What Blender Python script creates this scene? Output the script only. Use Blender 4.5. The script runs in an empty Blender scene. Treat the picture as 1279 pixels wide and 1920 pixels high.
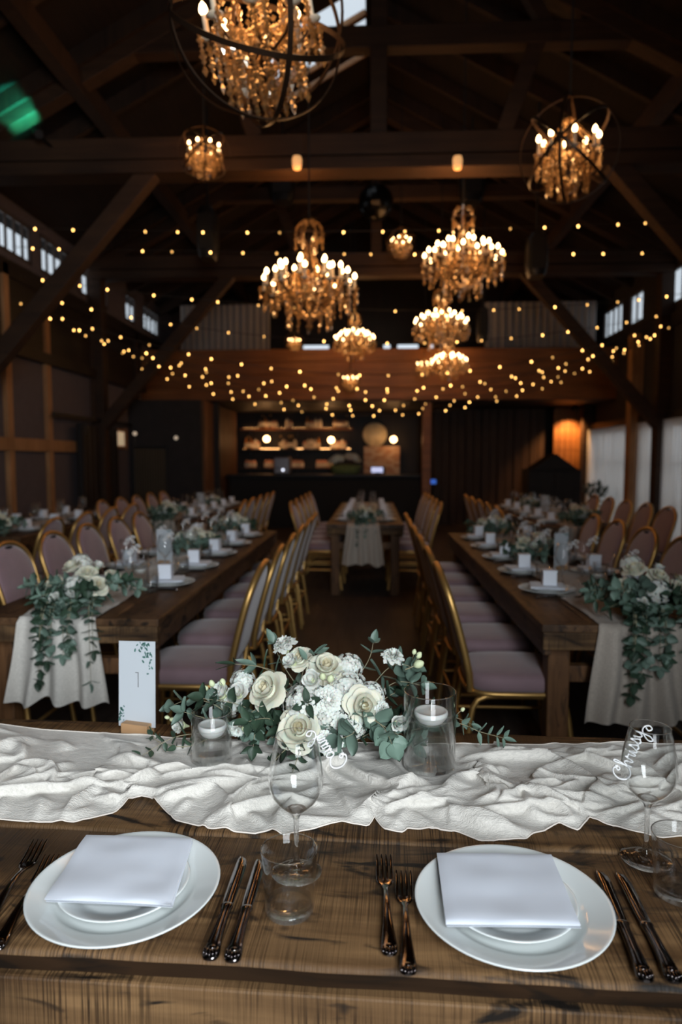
import bpy, bmesh, math, random
import numpy as np
from mathutils import Vector, Matrix, noise
R = math.radians
PI = math.pi
S = bpy.context.scene
C = S.collection
random.seed(7)
rng = np.random.default_rng(7)

# ------------------------------------------------------------------ camera
CAM = (0.0, 0.0, 1.41)
YAW, PITCH = R(2.61), R(4.37)
cd = bpy.data.cameras.new('camera')
cd.sensor_fit = 'VERTICAL'; cd.sensor_height = 36; cd.sensor_width = 24; cd.lens = 24
cd.clip_start = 0.02; cd.clip_end = 100
cd.dof.use_dof = True; cd.dof.focus_distance = 1.28; cd.dof.aperture_fstop = 2.7; cd.dof.aperture_blades = 9
co = bpy.data.objects.new('camera', cd); C.objects.link(co)
co.location = CAM; co.rotation_euler = (R(90) - PITCH, 0, YAW)
S.camera = co
# ------------------------------------------------------------------ world, exposure
S.view_settings.view_transform = 'Standard'; S.view_settings.look = 'None'
S.view_settings.gamma = 1; S.view_settings.use_curve_mapping = False
S.view_settings.exposure = 0.0
w = bpy.data.worlds.new('world'); S.world = w; w.use_nodes = True
bg = w.node_tree.nodes['Background']; bg.inputs[0].default_value = (0.80, 0.90, 1.0, 1); bg.inputs[1].default_value = 1.0
S.cycles.max_bounces = 10; S.cycles.transparent_max_bounces = 24; S.cycles.transmission_bounces = 10
S.cycles.glossy_bounces = 4; S.cycles.diffuse_bounces = 3
S.cycles.caustics_reflective = False; S.cycles.caustics_refractive = True
S.cycles.sample_clamp_indirect = 3.0
# ------------------------------------------------------------------ daylight through the unseen windows
def area(name, loc, rot, sx, sy, power, col):
    l = bpy.data.lights.new(name, 'AREA'); l.shape = 'RECTANGLE'; l.size = sx; l.size_y = sy
    l.energy = power; l.color = col
    o = bpy.data.objects.new(name, l); C.objects.link(o); o.location = loc; o.rotation_euler = rot
    return o
XL, XR, YF, YB = -4.4, 4.5, -1.7, 16.0          # room extents
EAVE, RIDGE, RX = 4.55, 6.95, 0.05
area('daylight_front_window', (0.92, YF - 0.16, 2.35), (R(90), 0, 0), 1.75, 2.7, 345, (0.89, 0.95, 1.0))

# ------------------------------------------------------------------ projection helper: a pixel of the photo -> a point on a plane
_fw = np.array([-math.sin(YAW)*math.cos(PITCH), math.cos(YAW)*math.cos(PITCH), -math.sin(PITCH)])
_rt = np.array([math.cos(YAW), math.sin(YAW), 0]); _up = np.cross(_rt, _fw)
def ray(px, py): return _fw + _rt*(px-639.5)/1280 + _up*(960-py)/1280
def gz(px, py, z=0.75):
    r = ray(px, py); return Vector(np.array(CAM) + r*((z-CAM[2])/r[2]))
def gy(px, py, Y):
    r = ray(px, py); return Vector(np.array(CAM) + r*(Y/r[1]))
def gx(px, py, X):
    r = ray(px, py); return Vector(np.array(CAM) + r*(X/r[0]))

# ------------------------------------------------------------------ mesh builder
class MB:
    def __init__(s): s.v = []; s.f = []; s.sm = []; s.mi = []; s.m = 0
    def add(s, vs, fs, smooth=False, M=None):
        o = len(s.v)
        if M is not None: vs = [M @ Vector(p) for p in vs]
        s.v += [tuple(p) for p in vs]; s.f += [tuple(i+o for i in f) for f in fs]
        s.sm += [smooth]*len(fs); s.mi += [s.m]*len(fs)
        return s
    def box(s, c, d, ch=0.0, M=None):
        x, y, z = c; a, b, h = d[0]/2, d[1]/2, d[2]/2
        if ch <= 0:
            vs = [(x+i*a, y+j*b, z+k*h) for k in (-1,1) for j in (-1,1) for i in (-1,1)]
            fs = [(0,2,3,1),(4,5,7,6),(0,1,5,4),(2,6,7,3),(0,4,6,2),(1,3,7,5)]
            return s.add(vs, fs, False, M)
        ch = min(ch, a*.9, b*.9, h*.9)
        bm = bmesh.new(); bmesh.ops.create_cube(bm, size=1)
        for q in bm.verts: q.co = Vector((x+q.co.x*2*a, y+q.co.y*2*b, z+q.co.z*2*h))
        bmesh.ops.bevel(bm, geom=bm.edges[:], offset=ch, segments=2, affect='EDGES', profile=.5)
        bm.verts.index_update()
        s.add([q.co.copy() for q in bm.verts], [[q.index for q in f.verts] for f in bm.faces], False, M); bm.free()
        return s
    def beam(s, p0, p1, wd, ht, ch=0.0, upv=(0,0,1)):
        p0, p1 = Vector(p0), Vector(p1); d = p1-p0; L = d.length; d.normalize()
        u = Vector(upv); sx = d.cross(u)
        if sx.length < 1e-4: sx = d.cross(Vector((0,1,0)))
        sx.normalize(); uz = sx.cross(d)
        M = Matrix((( sx.x, d.x, uz.x, (p0.x+p1.x)/2), (sx.y, d.y, uz.y, (p0.y+p1.y)/2), (sx.z, d.z, uz.z, (p0.z+p1.z)/2), (0,0,0,1)))
        return s.box((0,0,0), (wd, L, ht), ch, M)
    def grid(s, P, cu=False, cv=False, smooth=True, M=None, flip=False):
        nu, nv = len(P), len(P[0]); vs = [p for r in P for p in r]; fs = []
        for i in range(nu if cu else nu-1):
            for j in range(nv if cv else nv-1):
                a, b = i*nv+j, ((i+1)%nu)*nv+j; c, d = ((i+1)%nu)*nv+(j+1)%nv, i*nv+(j+1)%nv
                fs.append((a,d,c,b) if flip else (a,b,c,d))
        return s.add(vs, fs, smooth, M)
    def tube(s, path, r, n=8, cap=True, closed=False, M=None, flat=1.0):
        P = [Vector(p) for p in path]; N = len(P)
        rs = r if hasattr(r, '__len__') else [r]*N
        rings = []; prev = None
        for i in range(N):
            if closed: t = P[(i+1)%N]-P[i-1]
            else: t = P[min(i+1,N-1)]-P[max(i-1,0)]
            t.normalize()
            if prev is None:
                a = Vector((0,0,1)) if abs(t.z) < .9 else Vector((1,0,0))
                nx = t.cross(a).normalized()
            else:
                nx = (prev - t*prev.dot(t)).normalized()
            prev = nx; ny = t.cross(nx)
            rings.append([P[i]+(nx*math.cos(2*PI*k/n)+ny*math.sin(2*PI*k/n)*flat)*rs[i] for k in range(n)])
        s.grid(rings, closed, True, True, M)
        if cap and not closed:
            s.add(rings[0], [tuple(range(n))], False, M); s.add(rings[-1], [tuple(range(n))[::-1]], False, M)
        return s
    def lathe(s, prof, n=24, M=None, smooth=True, wob=None):
        rows = []
        for r, z in prof:
            rows.append([((r if wob is None else r*wob(2*PI*k/n, z))*math.cos(2*PI*k/n), (r if wob is None else r*wob(2*PI*k/n, z))*math.sin(2*PI*k/n), z) for k in range(n)])
        return s.grid(rows, False, True, smooth, M, flip=True)
    def ball(s, c, r, n=10, M=None):
        pr = [(max(1e-5, math.sin(PI*i/n)), -math.cos(PI*i/n)) for i in range(n+1)]
        T = Matrix.Translation(c) @ Matrix.Diagonal((*(r if hasattr(r,'__len__') else (r,r,r)), 1))
        return s.lathe(pr, max(8, n), T if M is None else M @ T)
    def octa(s, c, r, h):
        x, y, z = c
        return s.add([(x+r,y,z),(x,y+r,z),(x-r,y,z),(x,y-r,z),(x,y,z+h),(x,y,z-h)], [(0,1,4),(1,2,4),(2,3,4),(3,0,4),(1,0,5),(2,1,5),(3,2,5),(0,3,5)], False)
    def mesh(s, name, mats):
        me = bpy.data.meshes.new(name); me.from_pydata(s.v, [], s.f)
        for m in (mats if isinstance(mats, (list, tuple)) else [mats]): me.materials.append(m)
        me.polygons.foreach_set('use_smooth', s.sm); me.polygons.foreach_set('material_index', s.mi)
        me.update(); return me
    def build(s, name, mats, parent=None, loc=None, rot=None):
        return obj(name, s.mesh(name, mats), parent, loc, rot)
def obj(name, me, parent=None, loc=None, rot=None, M=None):
    o = bpy.data.objects.new(name, me); C.objects.link(o)
    if parent: o.parent = parent
    if loc is not None: o.location = loc
    if rot is not None: o.rotation_euler = rot
    if M is not None: o.matrix_basis = M
    return o
def tag(o, label, cat, group=None, kind=None):
    o['label'] = label; o['category'] = cat
    if group: o['group'] = group
    if kind: o['kind'] = kind
    return o
def thing(name, label, cat, loc=(0,0,0), rz=0.0, group=None):
    o = bpy.data.objects.new(name, None); C.objects.link(o); o.empty_display_size = .1
    o.location = loc; o.rotation_euler = (0,0,rz)
    return tag(o, label, cat, group)
def struct(o, label=None, cat=None):
    o['kind'] = 'structure'
    if label: o['label'] = label
    if cat: o['category'] = cat
    return o
KIDS = {}
def dup(root, loc, rz, label, group=None, scale=None, rot=None):
    ks = KIDS.get(root.name)
    if ks is None:
        ks = KIDS[root.name] = [(k, [g for g in bpy.data.objects if g.parent == k]) for k in bpy.data.objects if k.parent == root]
    r = root.copy(); C.objects.link(r); r.location = loc; r.rotation_euler = rot or (0,0,rz); r['label'] = label
    if scale: r.scale = (scale,)*3
    if group: r['group'] = group
    for k, gs in ks:
        c = k.copy(); C.objects.link(c); c.parent = r
        for g in gs:
            d = g.copy(); C.objects.link(d); d.parent = c
    return r
ORD = ['nearest','second','third','fourth','fifth','sixth','seventh','eighth','ninth','tenth','eleventh','twelfth','thirteenth','fourteenth','fifteenth','sixteenth','seventeenth','eighteenth']

# ------------------------------------------------------------------ materials
def new_mat(name):
    m = bpy.data.materials.new(name); m.use_nodes = True
    return m, m.node_tree.nodes, m.node_tree.links, m.node_tree.nodes['Principled BSDF']
def plain(name, col, rough=.5, metal=0, spec=.5, var=0.0, vscale=8, bump=0, bscale=40, trans=0, ior=1.45, sheen=0, rnd=0, sss=0, coat=0):
    m, n, l, b = new_mat(name)
    b.inputs['Base Color'].default_value = (*col, 1); b.inputs['Roughness'].default_value = rough
    b.inputs['Metallic'].default_value = metal; b.inputs['Specular IOR Level'].default_value = spec
    b.inputs['Transmission Weight'].default_value = trans; b.inputs['IOR'].default_value = ior
    if sheen: b.inputs['Sheen Weight'].default_value = sheen
    if coat: b.inputs['Coat Weight'].default_value = coat
    if sss: b.inputs['Subsurface Weight'].default_value = sss; b.inputs['Subsurface Scale'].default_value = .01
    tc = n.new('ShaderNodeTexCoord')
    if var or rnd:
        nz = n.new('ShaderNodeTexNoise'); nz.inputs['Scale'].default_value = vscale; nz.inputs['Detail'].default_value = 5
        l.new(tc.outputs['Object'], nz.inputs['Vector'])
        h = n.new('ShaderNodeHueSaturation'); h.inputs['Color'].default_value = (*col, 1)
        mr = n.new('ShaderNodeMapRange'); mr.inputs[1].default_value = .25; mr.inputs[2].default_value = .75
        mr.inputs[3].default_value = 1-var; mr.inputs[4].default_value = 1+var
        l.new(nz.outputs['Fac'], mr.inputs[0])
        if rnd:
            oi = n.new('ShaderNodeObjectInfo'); m2 = n.new('ShaderNodeMapRange'); m2.inputs[3].default_value = 1-rnd; m2.inputs[4].default_value = 1+rnd
            l.new(oi.outputs['Random'], m2.inputs[0]); mu = n.new('ShaderNodeMath'); mu.operation = 'MULTIPLY'
            l.new(mr.outputs[0], mu.inputs[0]); l.new(m2.outputs[0], mu.inputs[1]); l.new(mu.outputs[0], h.inputs['Value'])
        else: l.new(mr.outputs[0], h.inputs['Value'])
        l.new(h.outputs[0], b.inputs['Base Color'])
    if bump:
        nb = n.new('ShaderNodeTexNoise'); nb.inputs['Scale'].default_value = bscale; nb.inputs['Detail'].default_value = 4
        l.new(tc.outputs['Object'], nb.inputs['Vector']); bp = n.new('ShaderNodeBump'); bp.inputs['Strength'].default_value = bump; bp.inputs['Distance'].default_value = .01
        l.new(nb.outputs['Fac'], bp.inputs['Height']); l.new(bp.outputs[0], b.inputs['Normal'])
    return m
def emit(name, col, st, sample=False):
    m, n, l, b = new_mat(name)
    b.inputs['Base Color'].default_value = (*col, 1); b.inputs['Emission Color'].default_value = (*col, 1); b.inputs['Emission Strength'].default_value = st
    m.cycles.emission_sampling = 'AUTO' if sample else 'NONE'
    return m
def thin_glass(name, tint=(.985,.99,.99), rough=.0, k=.018):
    m, n, l, b = new_mat(name); n.remove(b); out = n['Material Output']
    t = n.new('ShaderNodeBsdfTransparent'); t.inputs[0].default_value = (*tint, 1)
    g = n.new('ShaderNodeBsdfGlossy'); g.inputs['Roughness'].default_value = rough; g.inputs[0].default_value = (1,1,1,1)
    lw = n.new('ShaderNodeLayerWeight'); lw.inputs['Blend'].default_value = .5
    pw = n.new('ShaderNodeMath'); pw.operation = 'POWER'; pw.inputs[1].default_value = 2.7; l.new(lw.outputs['Facing'], pw.inputs[0])
    ma = n.new('ShaderNodeMath'); ma.operation = 'MULTIPLY_ADD'; ma.inputs[1].default_value = .95; ma.inputs[2].default_value = k; l.new(pw.outputs[0], ma.inputs[0])
    mx = n.new('ShaderNodeMixShader'); l.new(ma.outputs[0], mx.inputs[0]); l.new(t.outputs[0], mx.inputs[1]); l.new(g.outputs[0], mx.inputs[2])
    l.new(mx.outputs[0], out.inputs[0]); return m
def wood(name, c1, c2, grain='X', gs=1.0, rough=.55, stain=0.0, saw=0.0, knots=0.0, bump=.25, stain_col=(.010,.007,.005), rnd=0, spec=.28):
    """grain runs along the named object axis; saw adds fine marks across it"""
    m, n, l, b = new_mat(name)
    tc = n.new('ShaderNodeTexCoord')
    def mapped(sc):
        mp = n.new('ShaderNodeMapping'); mp.inputs['Scale'].default_value = sc; l.new(tc.outputs['Object'], mp.inputs[0]); return mp.outputs[0]
    ax = 'XYZ'.index(grain)
    def st(along, across):
        v = [across]*3; v[ax] = along; return tuple(v)
    def nz(vec, sc, det=6, dist=0.0):
        t = n.new('ShaderNodeTexNoise'); t.inputs['Scale'].default_value = sc; t.inputs['Detail'].default_value = det; t.inputs['Distortion'].default_value = dist
        l.new(vec, t.inputs['Vector']); return t.outputs['Fac']
    def rmp(v, a, b_, lo=0., hi=1.):
        t = n.new('ShaderNodeMapRange'); t.inputs[1].default_value = a; t.inputs[2].default_value = b_; t.inputs[3].default_value = lo; t.inputs[4].default_value = hi; l.new(v, t.inputs[0]); return t.outputs[0]
    def mixc(f, a, c):
        t = n.new('ShaderNodeMix'); t.data_type = 'RGBA'
        l.new(f, t.inputs[0])
        for i, q in ((6, a), (7, c)):
            if isinstance(q, tuple): t.inputs[i].default_value = (*q, 1)
            else: l.new(q, t.inputs[i])
        return t.outputs[2]
    g1 = nz(mapped(st(1.2*gs, 16*gs)), 2.0, 8, .6)
    col = mixc(rmp(g1, .32, .68), c1, c2)
    big = nz(mapped((1,1,1)), 3.0*gs, 3)
    col = mixc(rmp(big, .35, .75, 0, .55), col, tuple(.5*x for x in c1))
    hgt = g1
    if saw:
        # saw marks run across the grain (object Y when the grain is X)
        v = [5.0]*3; v[ax] = 430.0
        sw = nz(mapped(tuple(v)), 1.0, 3)
        pres = rmp(nz(mapped((1,1,1)), 7.0, 3), .36, .60)
        f = n.new('ShaderNodeMath'); f.operation = 'MULTIPLY'; l.new(rmp(sw, .47, .62, 0, saw), f.inputs[0]); l.new(pres, f.inputs[1])
        col = mixc(f.outputs[0], col, tuple(.22*x for x in c1))
        hgt = sw
    if stain:
        s1 = nz(mapped(st(2.4, 8.0)), 2.4, 8, 1.6)
        col = mixc(rmp(s1, .55, .66, 0, stain), col, stain_col)
        s2 = nz(mapped(st(.9, 2.6)), 2.0, 4, .8)
        col = mixc(rmp(s2, .50, .70, 0, stain*.75), col, tuple(.30*x for x in c1))
    if knots:
        vo = n.new('ShaderNodeTexVoronoi'); vo.inputs['Scale'].default_value = 9; l.new(mapped((1,1.3,1)), vo.inputs['Vector'])
        col = mixc(rmp(vo.outputs['Distance'], .05, .11, knots, 0), col, (.01,.007,.005))
    if rnd:
        oi = n.new('ShaderNodeObjectInfo'); h = n.new('ShaderNodeHueSaturation'); l.new(rmp(oi.outputs['Random'], 0, 1, 1-rnd, 1+rnd), h.inputs['Value']); l.new(col, h.inputs['Color']); col = h.outputs[0]
    l.new(col, b.inputs['Base Color']); b.inputs['Roughness'].default_value = rough; b.inputs['Specular IOR Level'].default_value = spec
    bp = n.new('ShaderNodeBump'); bp.inputs['Strength'].default_value = bump; bp.inputs['Distance'].default_value = .004
    l.new(hgt, bp.inputs['Height']); l.new(bp.outputs[0], b.inputs['Normal'])
    return m
def gauze(name, col, tl=.35, tr=0.0):
    m, n, l, b = new_mat(name); out = n['Material Output']
    tc = n.new('ShaderNodeTexCoord')
    mp = n.new('ShaderNodeMapping'); mp.inputs['Scale'].default_value = (1.0, 4.0, 2.0); l.new(tc.outputs['Object'], mp.inputs[0])
    nz = n.new('ShaderNodeTexNoise'); nz.inputs['Scale'].default_value = 70; nz.inputs['Detail'].default_value = 5; nz.inputs['Distortion'].default_value = .8; l.new(mp.outputs[0], nz.inputs['Vector'])
    wv = n.new('ShaderNodeTexNoise'); wv.inputs['Scale'].default_value = 420; wv.inputs['Detail'].default_value = 1; l.new(tc.outputs['Object'], wv.inputs['Vector'])
    ad = n.new('ShaderNodeMath'); ad.operation = 'MULTIPLY_ADD'; ad.inputs[1].default_value = .6; l.new(wv.outputs[0], ad.inputs[0]); l.new(nz.outputs[0], ad.inputs[2])
    bp = n.new('ShaderNodeBump'); bp.inputs['Strength'].default_value = .55; bp.inputs['Distance'].default_value = .004; l.new(ad.outputs[0], bp.inputs['Height'])
    h = n.new('ShaderNodeHueSaturation'); h.inputs['Color'].default_value = (*col, 1)
    mr = n.new('ShaderNodeMapRange'); mr.inputs[1].default_value = .3; mr.inputs[2].default_value = .7; mr.inputs[3].default_value = .84; mr.inputs[4].default_value = 1.06; l.new(nz.outputs[0], mr.inputs[0]); l.new(mr.outputs[0], h.inputs['Value'])
    b.inputs['Roughness'].default_value = .9; b.inputs['Specular IOR Level'].default_value = .1; b.inputs['Sheen Weight'].default_value = .2
    l.new(h.outputs[0], b.inputs['Base Color']); l.new(bp.outputs[0], b.inputs['Normal'])
    t = n.new('ShaderNodeBsdfTranslucent'); l.new(h.outputs[0], t.inputs[0])
    mx = n.new('ShaderNodeMixShader'); mx.inputs[0].default_value = tl; l.new(b.outputs[0], mx.inputs[1]); l.new(t.outputs[0], mx.inputs[2]); l.new(mx.outputs[0], out.inputs[0])
    if tr:
        p = n.new('ShaderNodeBsdfTransparent'); m2 = n.new('ShaderNodeMixShader'); m2.inputs[0].default_value = tr
        l.new(mx.outputs[0], m2.inputs[1]); l.new(p.outputs[0], m2.inputs[2]); l.new(m2.outputs[0], out.inputs[0])
    return m
def crystal(name):
    m, n, l, b = new_mat(name); out = n['Material Output']
    g = n.new('ShaderNodeBsdfGlossy'); g.inputs['Roughness'].default_value = .09; g.inputs[0].default_value = (1,.90,.76,1)
    t = n.new('ShaderNodeBsdfTranslucent'); t.inputs[0].default_value = (1,.72,.40,1)
    p = n.new('ShaderNodeBsdfTransparent')
    a = n.new('ShaderNodeMixShader'); a.inputs[0].default_value = .40; l.new(g.outputs[0], a.inputs[1]); l.new(t.outputs[0], a.inputs[2])
    c = n.new('ShaderNodeMixShader'); c.inputs[0].default_value = .25; l.new(a.outputs[0], c.inputs[1]); l.new(p.outputs[0], c.inputs[2]); l.new(c.outputs[0], out.inputs[0])
    return m
WOOD_TOP = wood('rustic_table_wood', (.092,.046,.018), (.265,.150,.066), 'X', 1.0, .6, stain=1.0, saw=.95, knots=.95, bump=.6)
WOOD_TOP2 = wood('rustic_table_wood_lengthwise', (.085,.042,.02), (.16,.085,.04), 'Y', 1.0, .5, stain=.9, saw=.8, knots=.8, bump=.5)
WOOD_EDGE = wood('dark_bark_edge_wood', (.012,.007,.004), (.035,.018,.009), 'X', 1.0, .9, stain=.9, bump=.8, spec=.05)
WOOD_LEG = wood('table_leg_wood', (.11,.05,.02), (.2,.095,.04), 'Z', 1.0, .6, stain=.6)
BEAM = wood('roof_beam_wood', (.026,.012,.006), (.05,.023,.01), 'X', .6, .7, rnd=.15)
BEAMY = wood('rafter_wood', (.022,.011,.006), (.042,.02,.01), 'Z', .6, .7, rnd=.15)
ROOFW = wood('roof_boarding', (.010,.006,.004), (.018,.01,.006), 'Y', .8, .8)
POST = wood('timber_frame_wood', (.30,.145,.06), (.44,.23,.105), 'Z', .8, .6, rnd=.1)
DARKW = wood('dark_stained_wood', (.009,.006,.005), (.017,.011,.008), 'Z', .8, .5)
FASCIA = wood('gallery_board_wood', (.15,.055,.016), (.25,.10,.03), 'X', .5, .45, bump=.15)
FLOORM = wood('floorboards', (.045,.032,.026), (.085,.062,.05), 'Y', .7, .55)
PANEL = plain('mauve_grey_panel', (.085,.068,.072), .8, var=.1)
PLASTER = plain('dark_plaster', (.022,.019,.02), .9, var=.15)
BLACK = plain('black_metal', (.008,.008,.009), .45, .3)
BLACKM = plain('matt_black', (.006,.006,.007), .8)
CHINA = plain('white_china', (.72,.755,.745), .12, spec=.6, coat=.3)
NAPK = plain('white_linen', (.62,.655,.725), .85, spec=.15, sheen=.25, bump=.04, bscale=900, var=.03, vscale=10)
PAPER = plain('white_card', (.50,.535,.57), .6)
PAPERX = plain('white_favour_paper', (.80,.84,.92), .5)
STEEL = plain('dark_polished_steel', (.22,.20,.195), .12, 1.0, bump=.04, bscale=30)
def see_through(name, ior, fac):
    m, n, l, b = new_mat(name); b.inputs['Transmission Weight'].default_value = 1; b.inputs['Roughness'].default_value = 0; b.inputs['IOR'].default_value = ior; b.inputs['Base Color'].default_value = (1,1,1,1)
    t = n.new('ShaderNodeBsdfTransparent'); mx = n.new('ShaderNodeMixShader'); mx.inputs[0].default_value = fac
    l.new(b.outputs[0], mx.inputs[1]); l.new(t.outputs[0], mx.inputs[2]); l.new(mx.outputs[0], n['Material Output'].inputs[0]); return m
GLASS = see_through('clear_glass', 1.5, .45)
WATER = see_through('still_water', 1.33, .72)
THIN = thin_glass('thin_clear_glass')
WAX = plain('white_wax', (.74,.74,.71), .4, sss=.2)
WICK = plain('candle_wick', (.8,.78,.72), .9)
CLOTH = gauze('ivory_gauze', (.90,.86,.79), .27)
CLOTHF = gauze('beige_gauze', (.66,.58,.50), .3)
HEM = plain('rolled_hem', (.76,.69,.62), .9)
GOLD = plain('gold_metal', (.60,.36,.12), .42, .85, var=.1, bump=.02)
PINK = plain('dusty_pink_upholstery', (.255,.165,.185), .8, sheen=.4, var=.12, vscale=9, rnd=.05)
ROSE = plain('cream_rose_petals', (.70,.67,.54), .6, sss=.25, var=.05, vscale=20)
WHITEP = plain('white_petals', (.70,.70,.64), .6, sss=.25, var=.04, vscale=30)
BUD = plain('green_white_bud', (.62,.68,.42), .6, var=.2, vscale=30)
YELLP = plain('rose_heart', (.74,.67,.46), .6)
LEAF = plain('eucalyptus_leaf', (.125,.19,.15), .5, var=.28, vscale=9, rnd=.25)
LEAFD = plain('dark_green_leaf', (.035,.065,.04), .5, var=.3, vscale=12, rnd=.2)
STEM = plain('pale_stem', (.30,.27,.17), .6)
INK = plain('grey_ink', (.12,.12,.12), .7)
INKG = plain('green_leaf_print', (.06,.15,.13), .7, var=.5, vscale=60)
OAK = wood('light_oak_block', (.42,.24,.12), (.55,.34,.18), 'X', 1.0, .5)
ACRYL = plain('white_acrylic', (.72,.72,.72), .3)
BULB = emit('fairy_bulb_glow', (1.0,.52,.14), 9)
_n, _l = BULB.node_tree.nodes, BULB.node_tree.links
_oi = _n.new('ShaderNodeObjectInfo'); _mr = _n.new('ShaderNodeMapRange'); _mr.inputs[3].default_value = 1.5; _mr.inputs[4].default_value = 12
_l.new(_oi.outputs['Random'], _mr.inputs[0]); _l.new(_mr.outputs[0], _n['Principled BSDF'].inputs['Emission Strength'])
FLAME = emit('candle_bulb_glow', (1.0,.60,.27), 16)
LAMPG = emit('globe_lamp_glow', (1.0,.55,.24), 12)
CRYS = crystal('crystal_bead')
BRONZE = plain('aged_bronze', (.045,.024,.013), .4, .7)
CANDLE = plain('candle_sleeve', (.75,.62,.45), .5, sss=.1)
WIRE = plain('string_light_wire', (.03,.022,.015), .5)
# ================================================================== STRUCTURE
def cells(u0, u1, v0, v1, holes):
    us = sorted({u0, u1, *[h[0] for h in holes], *[h[1] for h in holes]}); vs = sorted({v0, v1, *[h[2] for h in holes], *[h[3] for h in holes]})
    for a, b in zip(us, us[1:]):
        run = None
        for c, d in zip(vs, vs[1:]):
            mu, mv = (a+b)/2, (c+d)/2
            if any(h[0] < mu < h[1] and h[2] < mv < h[3] for h in holes):
                if run: yield (a, b, *run)
                run = None
            else: run = (run[0], d) if run else (c, d)
        if run: yield (a, b, *run)
TW = .06
m = MB(); m.box(((XL+XR)/2, (YF+YB)/2, -.1), (XR-XL+.6, YB-YF+.6, .2)); struct(m.build('floor', FLOORM))
CL_L = [(7.1,7.9),(8.05,8.85),(9.08,9.95),(10.35,11.4),(12.2,12.75),(13.15,14.15)]
CL_R = [(8.6,9.4),(9.75,11.05),(11.8,12.45),(12.75,13.8)]
ZL, ZR = (3.90,4.40), (3.72,4.28)
DR = [(7.2,9.4),(9.7,11.6),(11.98,14.2)]
SKY = [(-1.35,-.10,8.30,8.85),(-1.35,-.10,8.90,9.36),(-1.35,-.10,9.56,9.72)]
m = MB()
for a,b,c,d in cells(YF, YB, 0, EAVE, [(*y, *ZL) for y in CL_L]): m.box((XL-TW/2,(a+b)/2,(c+d)/2),(TW,b-a,d-c))
struct(m.build('wall_left', PANEL))
m = MB()
for a,b,c,d in cells(YF, YB, 0, EAVE, [(*y, *ZR) for y in CL_R] + [(*y,.12,1.96) for y in DR]): m.box((XR+TW/2,(a+b)/2,(c+d)/2),(TW,b-a,d-c))
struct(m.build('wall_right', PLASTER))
def gable(name, Y, holes, mt):
    m = MB()
    for a,b,c,d in cells(XL, XR, 0, EAVE, holes): m.box(((a+b)/2, Y, (c+d)/2), (b-a, TW, d-c))
    y0, y1 = Y-TW/2, Y+TW/2
    m.add([(XL,y0,EAVE),(XR,y0,EAVE),(RX,y0,RIDGE),(XL,y1,EAVE),(XR,y1,EAVE),(RX,y1,RIDGE)], [(0,1,2),(3,5,4),(0,3,4,1),(1,4,5,2),(2,5,3,0)])
    return struct(m.build(name, mt))
gable('wall_back', YB+TW/2, [(-1.62,-1.0,3.95,4.07),(.24,.42,3.95,4.07),(.56,1.06,3.95,4.07),(1.3,1.4,3.95,4.07)], DARKW)
gable('wall_front', YF-TW/2, [(.04,1.8,1.0,3.7)], PLASTER)
# roof: two slopes; the left one carries the ridge skylights
KL = (RIDGE-EAVE)/(RX-XL); KR = (RIDGE-EAVE)/(XR-RX)
m = MB()
for a,b,c,d in cells(XL-.3, RX, YF-.2, YB+.2, SKY):
    za, zb = RIDGE-(RX-a)*KL, RIDGE-(RX-b)*KL
    m.add([(a,c,za),(b,c,zb),(b,d,zb),(a,d,za),(a,c,za+.05),(b,c,zb+.05),(b,d,zb+.05),(a,d,za+.05)], [(0,3,2,1),(4,5,6,7),(0,1,5,4),(1,2,6,5),(2,3,7,6),(3,0,4,7)])
a, b, c, d = RX, XR+.3, YF-.2, YB+.2
za, zb = RIDGE, RIDGE-(b-RX)*KR
m.add([(a,c,za),(b,c,zb),(b,d,zb),(a,d,za),(a,c,za+.05),(b,c,zb+.05),(b,d,zb+.05),(a,d,za+.05)], [(0,3,2,1),(4,5,6,7),(0,1,5,4),(1,2,6,5),(2,3,7,6),(3,0,4,7)])
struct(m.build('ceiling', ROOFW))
WN = [0]
FRW = plain('dark_window_frame', (.05,.035,.028), .6)
FRWH = plain('pale_window_frame', (.30,.27,.24), .6)
def window(axis, pos, a, b, c, d, nv, nh, mt=FRW, fw=.05):
    """frame, mullions and one pane standing in a wall opening"""
    WN[0] += 1
    P = (lambda u,v,t: (pos+t, u, v)) if axis == 'x' else (lambda u,v,t: (u, pos+t, v))
    D = (lambda du,dv,t: (t, du, dv)) if axis == 'x' else (lambda du,dv,t: (du, t, dv))
    m = MB()
    for u in (a+fw/2, b-fw/2): m.box(P(u,(c+d)/2,0), D(fw,d-c,.03))
    for v in (c+fw/2, d-fw/2): m.box(P((a+b)/2,v,0), D(b-a,fw,.03))
    for i in range(1, nv): m.box(P(a+(b-a)*i/nv,(c+d)/2,0), D(.03,d-c,.025))
    for i in range(1, nh): m.box(P((a+b)/2,c+(d-c)*i/nh,0), D(b-a,.03,.025))
    o = struct(m.build('window_%d' % WN[0], mt))
    g = MB(); g.add([P(a,c,0),P(b,c,0),P(b,d,0),P(a,d,0)], [(0,1,2,3)]); g.build('pane', THIN, o)
    return o
for y in CL_L: window('x', XL-.02, *y, *ZL, 4 if y[1]-y[0] > .7 else 2, 1)
for y in CL_R: window('x', XR+.02, *y, *ZR, 4 if y[1]-y[0] > .7 else 2, 1)
for y in DR: window('x', XR+.03, *y, .12, 1.96, 4, 3)
window('y', YF-.03, .04, 1.8, 1.0, 3.7, 2, 2)
q = MB(); q.box(((.74+XR)/2,-.38,EAVE/2),(XR-.74,.16,EAVE)); struct(q.build('added_shade_wall', PLASTER))  # unseen wall added behind the camera to keep window light off the right tables
for q in [(-1.62,-1.0),(.24,.42),(.56,1.06),(1.3,1.4)]: window('y', YB+.03, *q, 3.95, 4.07, 1, 1, FRW, .012)
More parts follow.
